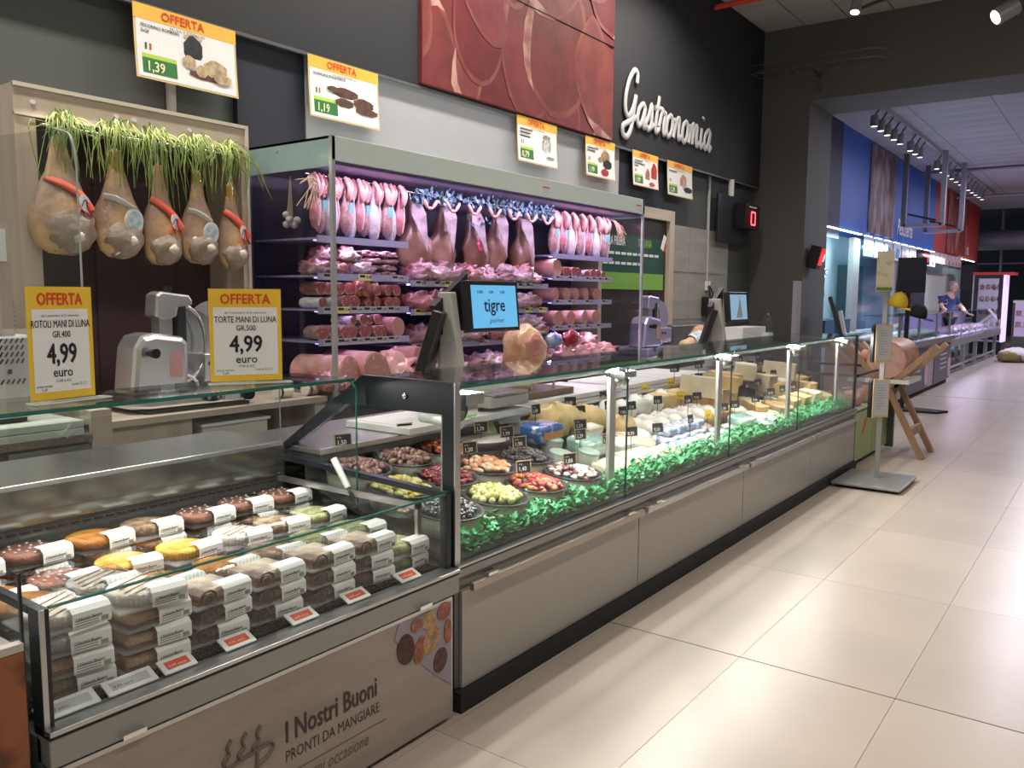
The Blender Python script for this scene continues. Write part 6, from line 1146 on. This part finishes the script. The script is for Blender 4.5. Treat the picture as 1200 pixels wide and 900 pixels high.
simple('queue_display','black turn display beside the meat posters','display',[('housing',(-2.4,-2.1,29.8,31.2,1.85,2.6),black),('screen',(-2.1,-2.09,30.0,31.0,2.0,2.4),mat('dull_red_screen',(.12,.02,.02),.4))])
simple('back_worktop','white lit back worktop behind the butcher','counter',[('top',(-2.84,-2.3,20.8,32,.88,.92),white),('body',(-2.84,-2.35,20.8,32,0,.88),cy),('upper_panel',(-2.84,-2.80,24.4,32,.95,2.3),mat('cream_tile_wall',(.55,.56,.50),.4))])
for k,y in enumerate((14.6,15.6)): simple('blue_crate',['dark blue crate on the fish room shelf, nearer','dark blue crate on the fish room shelf, farther'][k],'crate',[('crate',(-2.5,-2.2,y,y+.6,.9,1.15),mat('ink_blue_crate',(.02,.06,.14),.5)),('rim',(-2.51,-2.19,y-.01,y+.61,1.13,1.16),mat('ink_blue_crate',(0,0,0)))])
simple('fish_back_table','steel back table behind the fish counter','counter',[('top',(-2.55,-2.1,14.2,17,.86,.9),steel),('body',(-2.5,-2.15,14.25,16.95,0,.86),cy)])
# ceiling fittings of the far area
t0=thing('track_rail','long grey lighting track under the far ceiling','track',(-1.55,21,4.6)); MB().box(-1.50,-1.44,14.3,28.5,4.58,4.648).build('rail',sg,t0)
hd=thing('track_spotlight','x','lamp'); MB().cyl((0,0,-.30),(0,0,-.13),.062,None,16).build('head',mat('track_grey',(.17,.17,.18),.5),hd); MB().cyl((0,0,-.302),(0,0,-.30),.048,None,14).build('lens',mat('soft_lens',(1,1,1),.4,em=(1,.98,.95),es=2.2),hd); MB().bar((0,0,-.14),(.09,0,0),.03,.03).build('arm',MATS['track_grey'],hd)
Y=[14.55,15.0,15.45,15.95,16.45,17.3,17.75,18.2]+[20+.62*k for k in range(12)]
for k,y in enumerate(Y):
    lb='grey cylinder spotlight, %s from the near end of the ceiling track'%ORD(k); loc=(-1.56,y,4.585)
    if k==0: hd.location=loc; hd['label']=lb; hd['group']='spotlights on the far ceiling track'
    else: dup(hd,loc,0,lb,'spotlights on the far ceiling track')
for k,(x,y) in enumerate(((.02,14.35),(.16,14.4))):
    t=thing('ceiling_camera',['dome camera nearer the beam, left','dome camera nearer the beam, right'][k],'camera',(x,y,4.6)); MB().lathe([(.09,0),(.09,-.08),(.05,-.13),(.001,-.14)],16,c=(x,y,4.648)).build('dome',mat('dome_grey',(.22,.22,.22),.4),t); MB().ell((x,y-.03,4.53),(.03,.03,.025)).build('lens_ring',white,t)
pg=mat('lilac_steel',(.30,.28,.34),.4,.4)
for k,(y,xa,xb,z0) in enumerate(((20,-2.16,-1.40,3.10),(22,-2.08,-1.33,3.10))):
    t=thing('pipe_gantry',['nearer U shaped pipe frame hanging below the far ceiling','farther U shaped pipe frame hanging below the far ceiling'][k],'frame',(xa,y,z0)); MB().box(xa-.05,xa+.05,y-.05,y+.05,z0,4.65).build('upright',mat('dark_pipe',(.14,.14,.18),.5,.3),t); MB().box(xb-.05,xb+.05,y-.05,y+.05,z0,4.65).build('upright',pg,t); MB().box(xa,xb,y-.05,y+.05,z0-.03,z0+.05).build('cross_bar',pg,t); MB().bar((xa+.1,y-.1,z0+.25),(xb-.1,y-.1,z0+.1),.04,.04).build('cable',black,t)
for y,z in ((22.5,4.55),(27.5,4.45)): solo(MB().cyl((-2.3,y,z),(6.5,y,z),.04,None,8),'ceiling_pipe',[pg,mat('dark_pipe',(0,0,0))][y<25],['nearer','farther'][y>25]+' thin pipe crossing under the far ceiling','pipe')
for k,x in enumerate((.5,1.6)): solo(MB().box(x,x+.03,14,27,4.63,4.646),'ceiling_runner',mat('bright_runner',(.55,.53,.65),.4),['left','right'][k]+' pale ceiling runner along the far aisle','runner')
t=thing('air_duct','large round grey duct across the far end','duct',(2,34,3.4)); MB().cyl((-6,34.5,3.62),(6.9,34.5,3.62),.36,None,24).build('duct',mat('duct_grey',(.22,.21,.26),.4,.4),t)
for x in (-4,-1,2,5): MB().cyl((x,34.5,3.62),(x+.06,34.5,3.62),.375,None,24).build('collar',pg,t)
solo(MB().cyl((-6,36,2.85),(7,36,2.85),.03,None,8),'sprinkler_line',pg,'thin grey pipe below the round duct','pipe'); solo(MB().cyl((-2.0,36,0),(-2.0,36,4.8),.05,None,8),'standpipe',pg,'vertical grey pipe at the far end','pipe')
solo(MB().box(-1.05,.3,37.8,37.85,3.05,3.08),'far_light_strip',mat('far_strip',(1,1,1),.5,em=(.9,.95,1),es=3),'white light strip at the far right end','light strip')

grp={}
for o,l,y in POST: grp.setdefault(l,[]).append((y,o.name,o))
for l,v in grp.items():
    v.sort(key=lambda q:(q[0],q[1])); n=len(v)
    for i,(y,nm,o) in enumerate(v): o['label']=(l%ORD(i)) if n>1 else l.replace(', %s from left','')
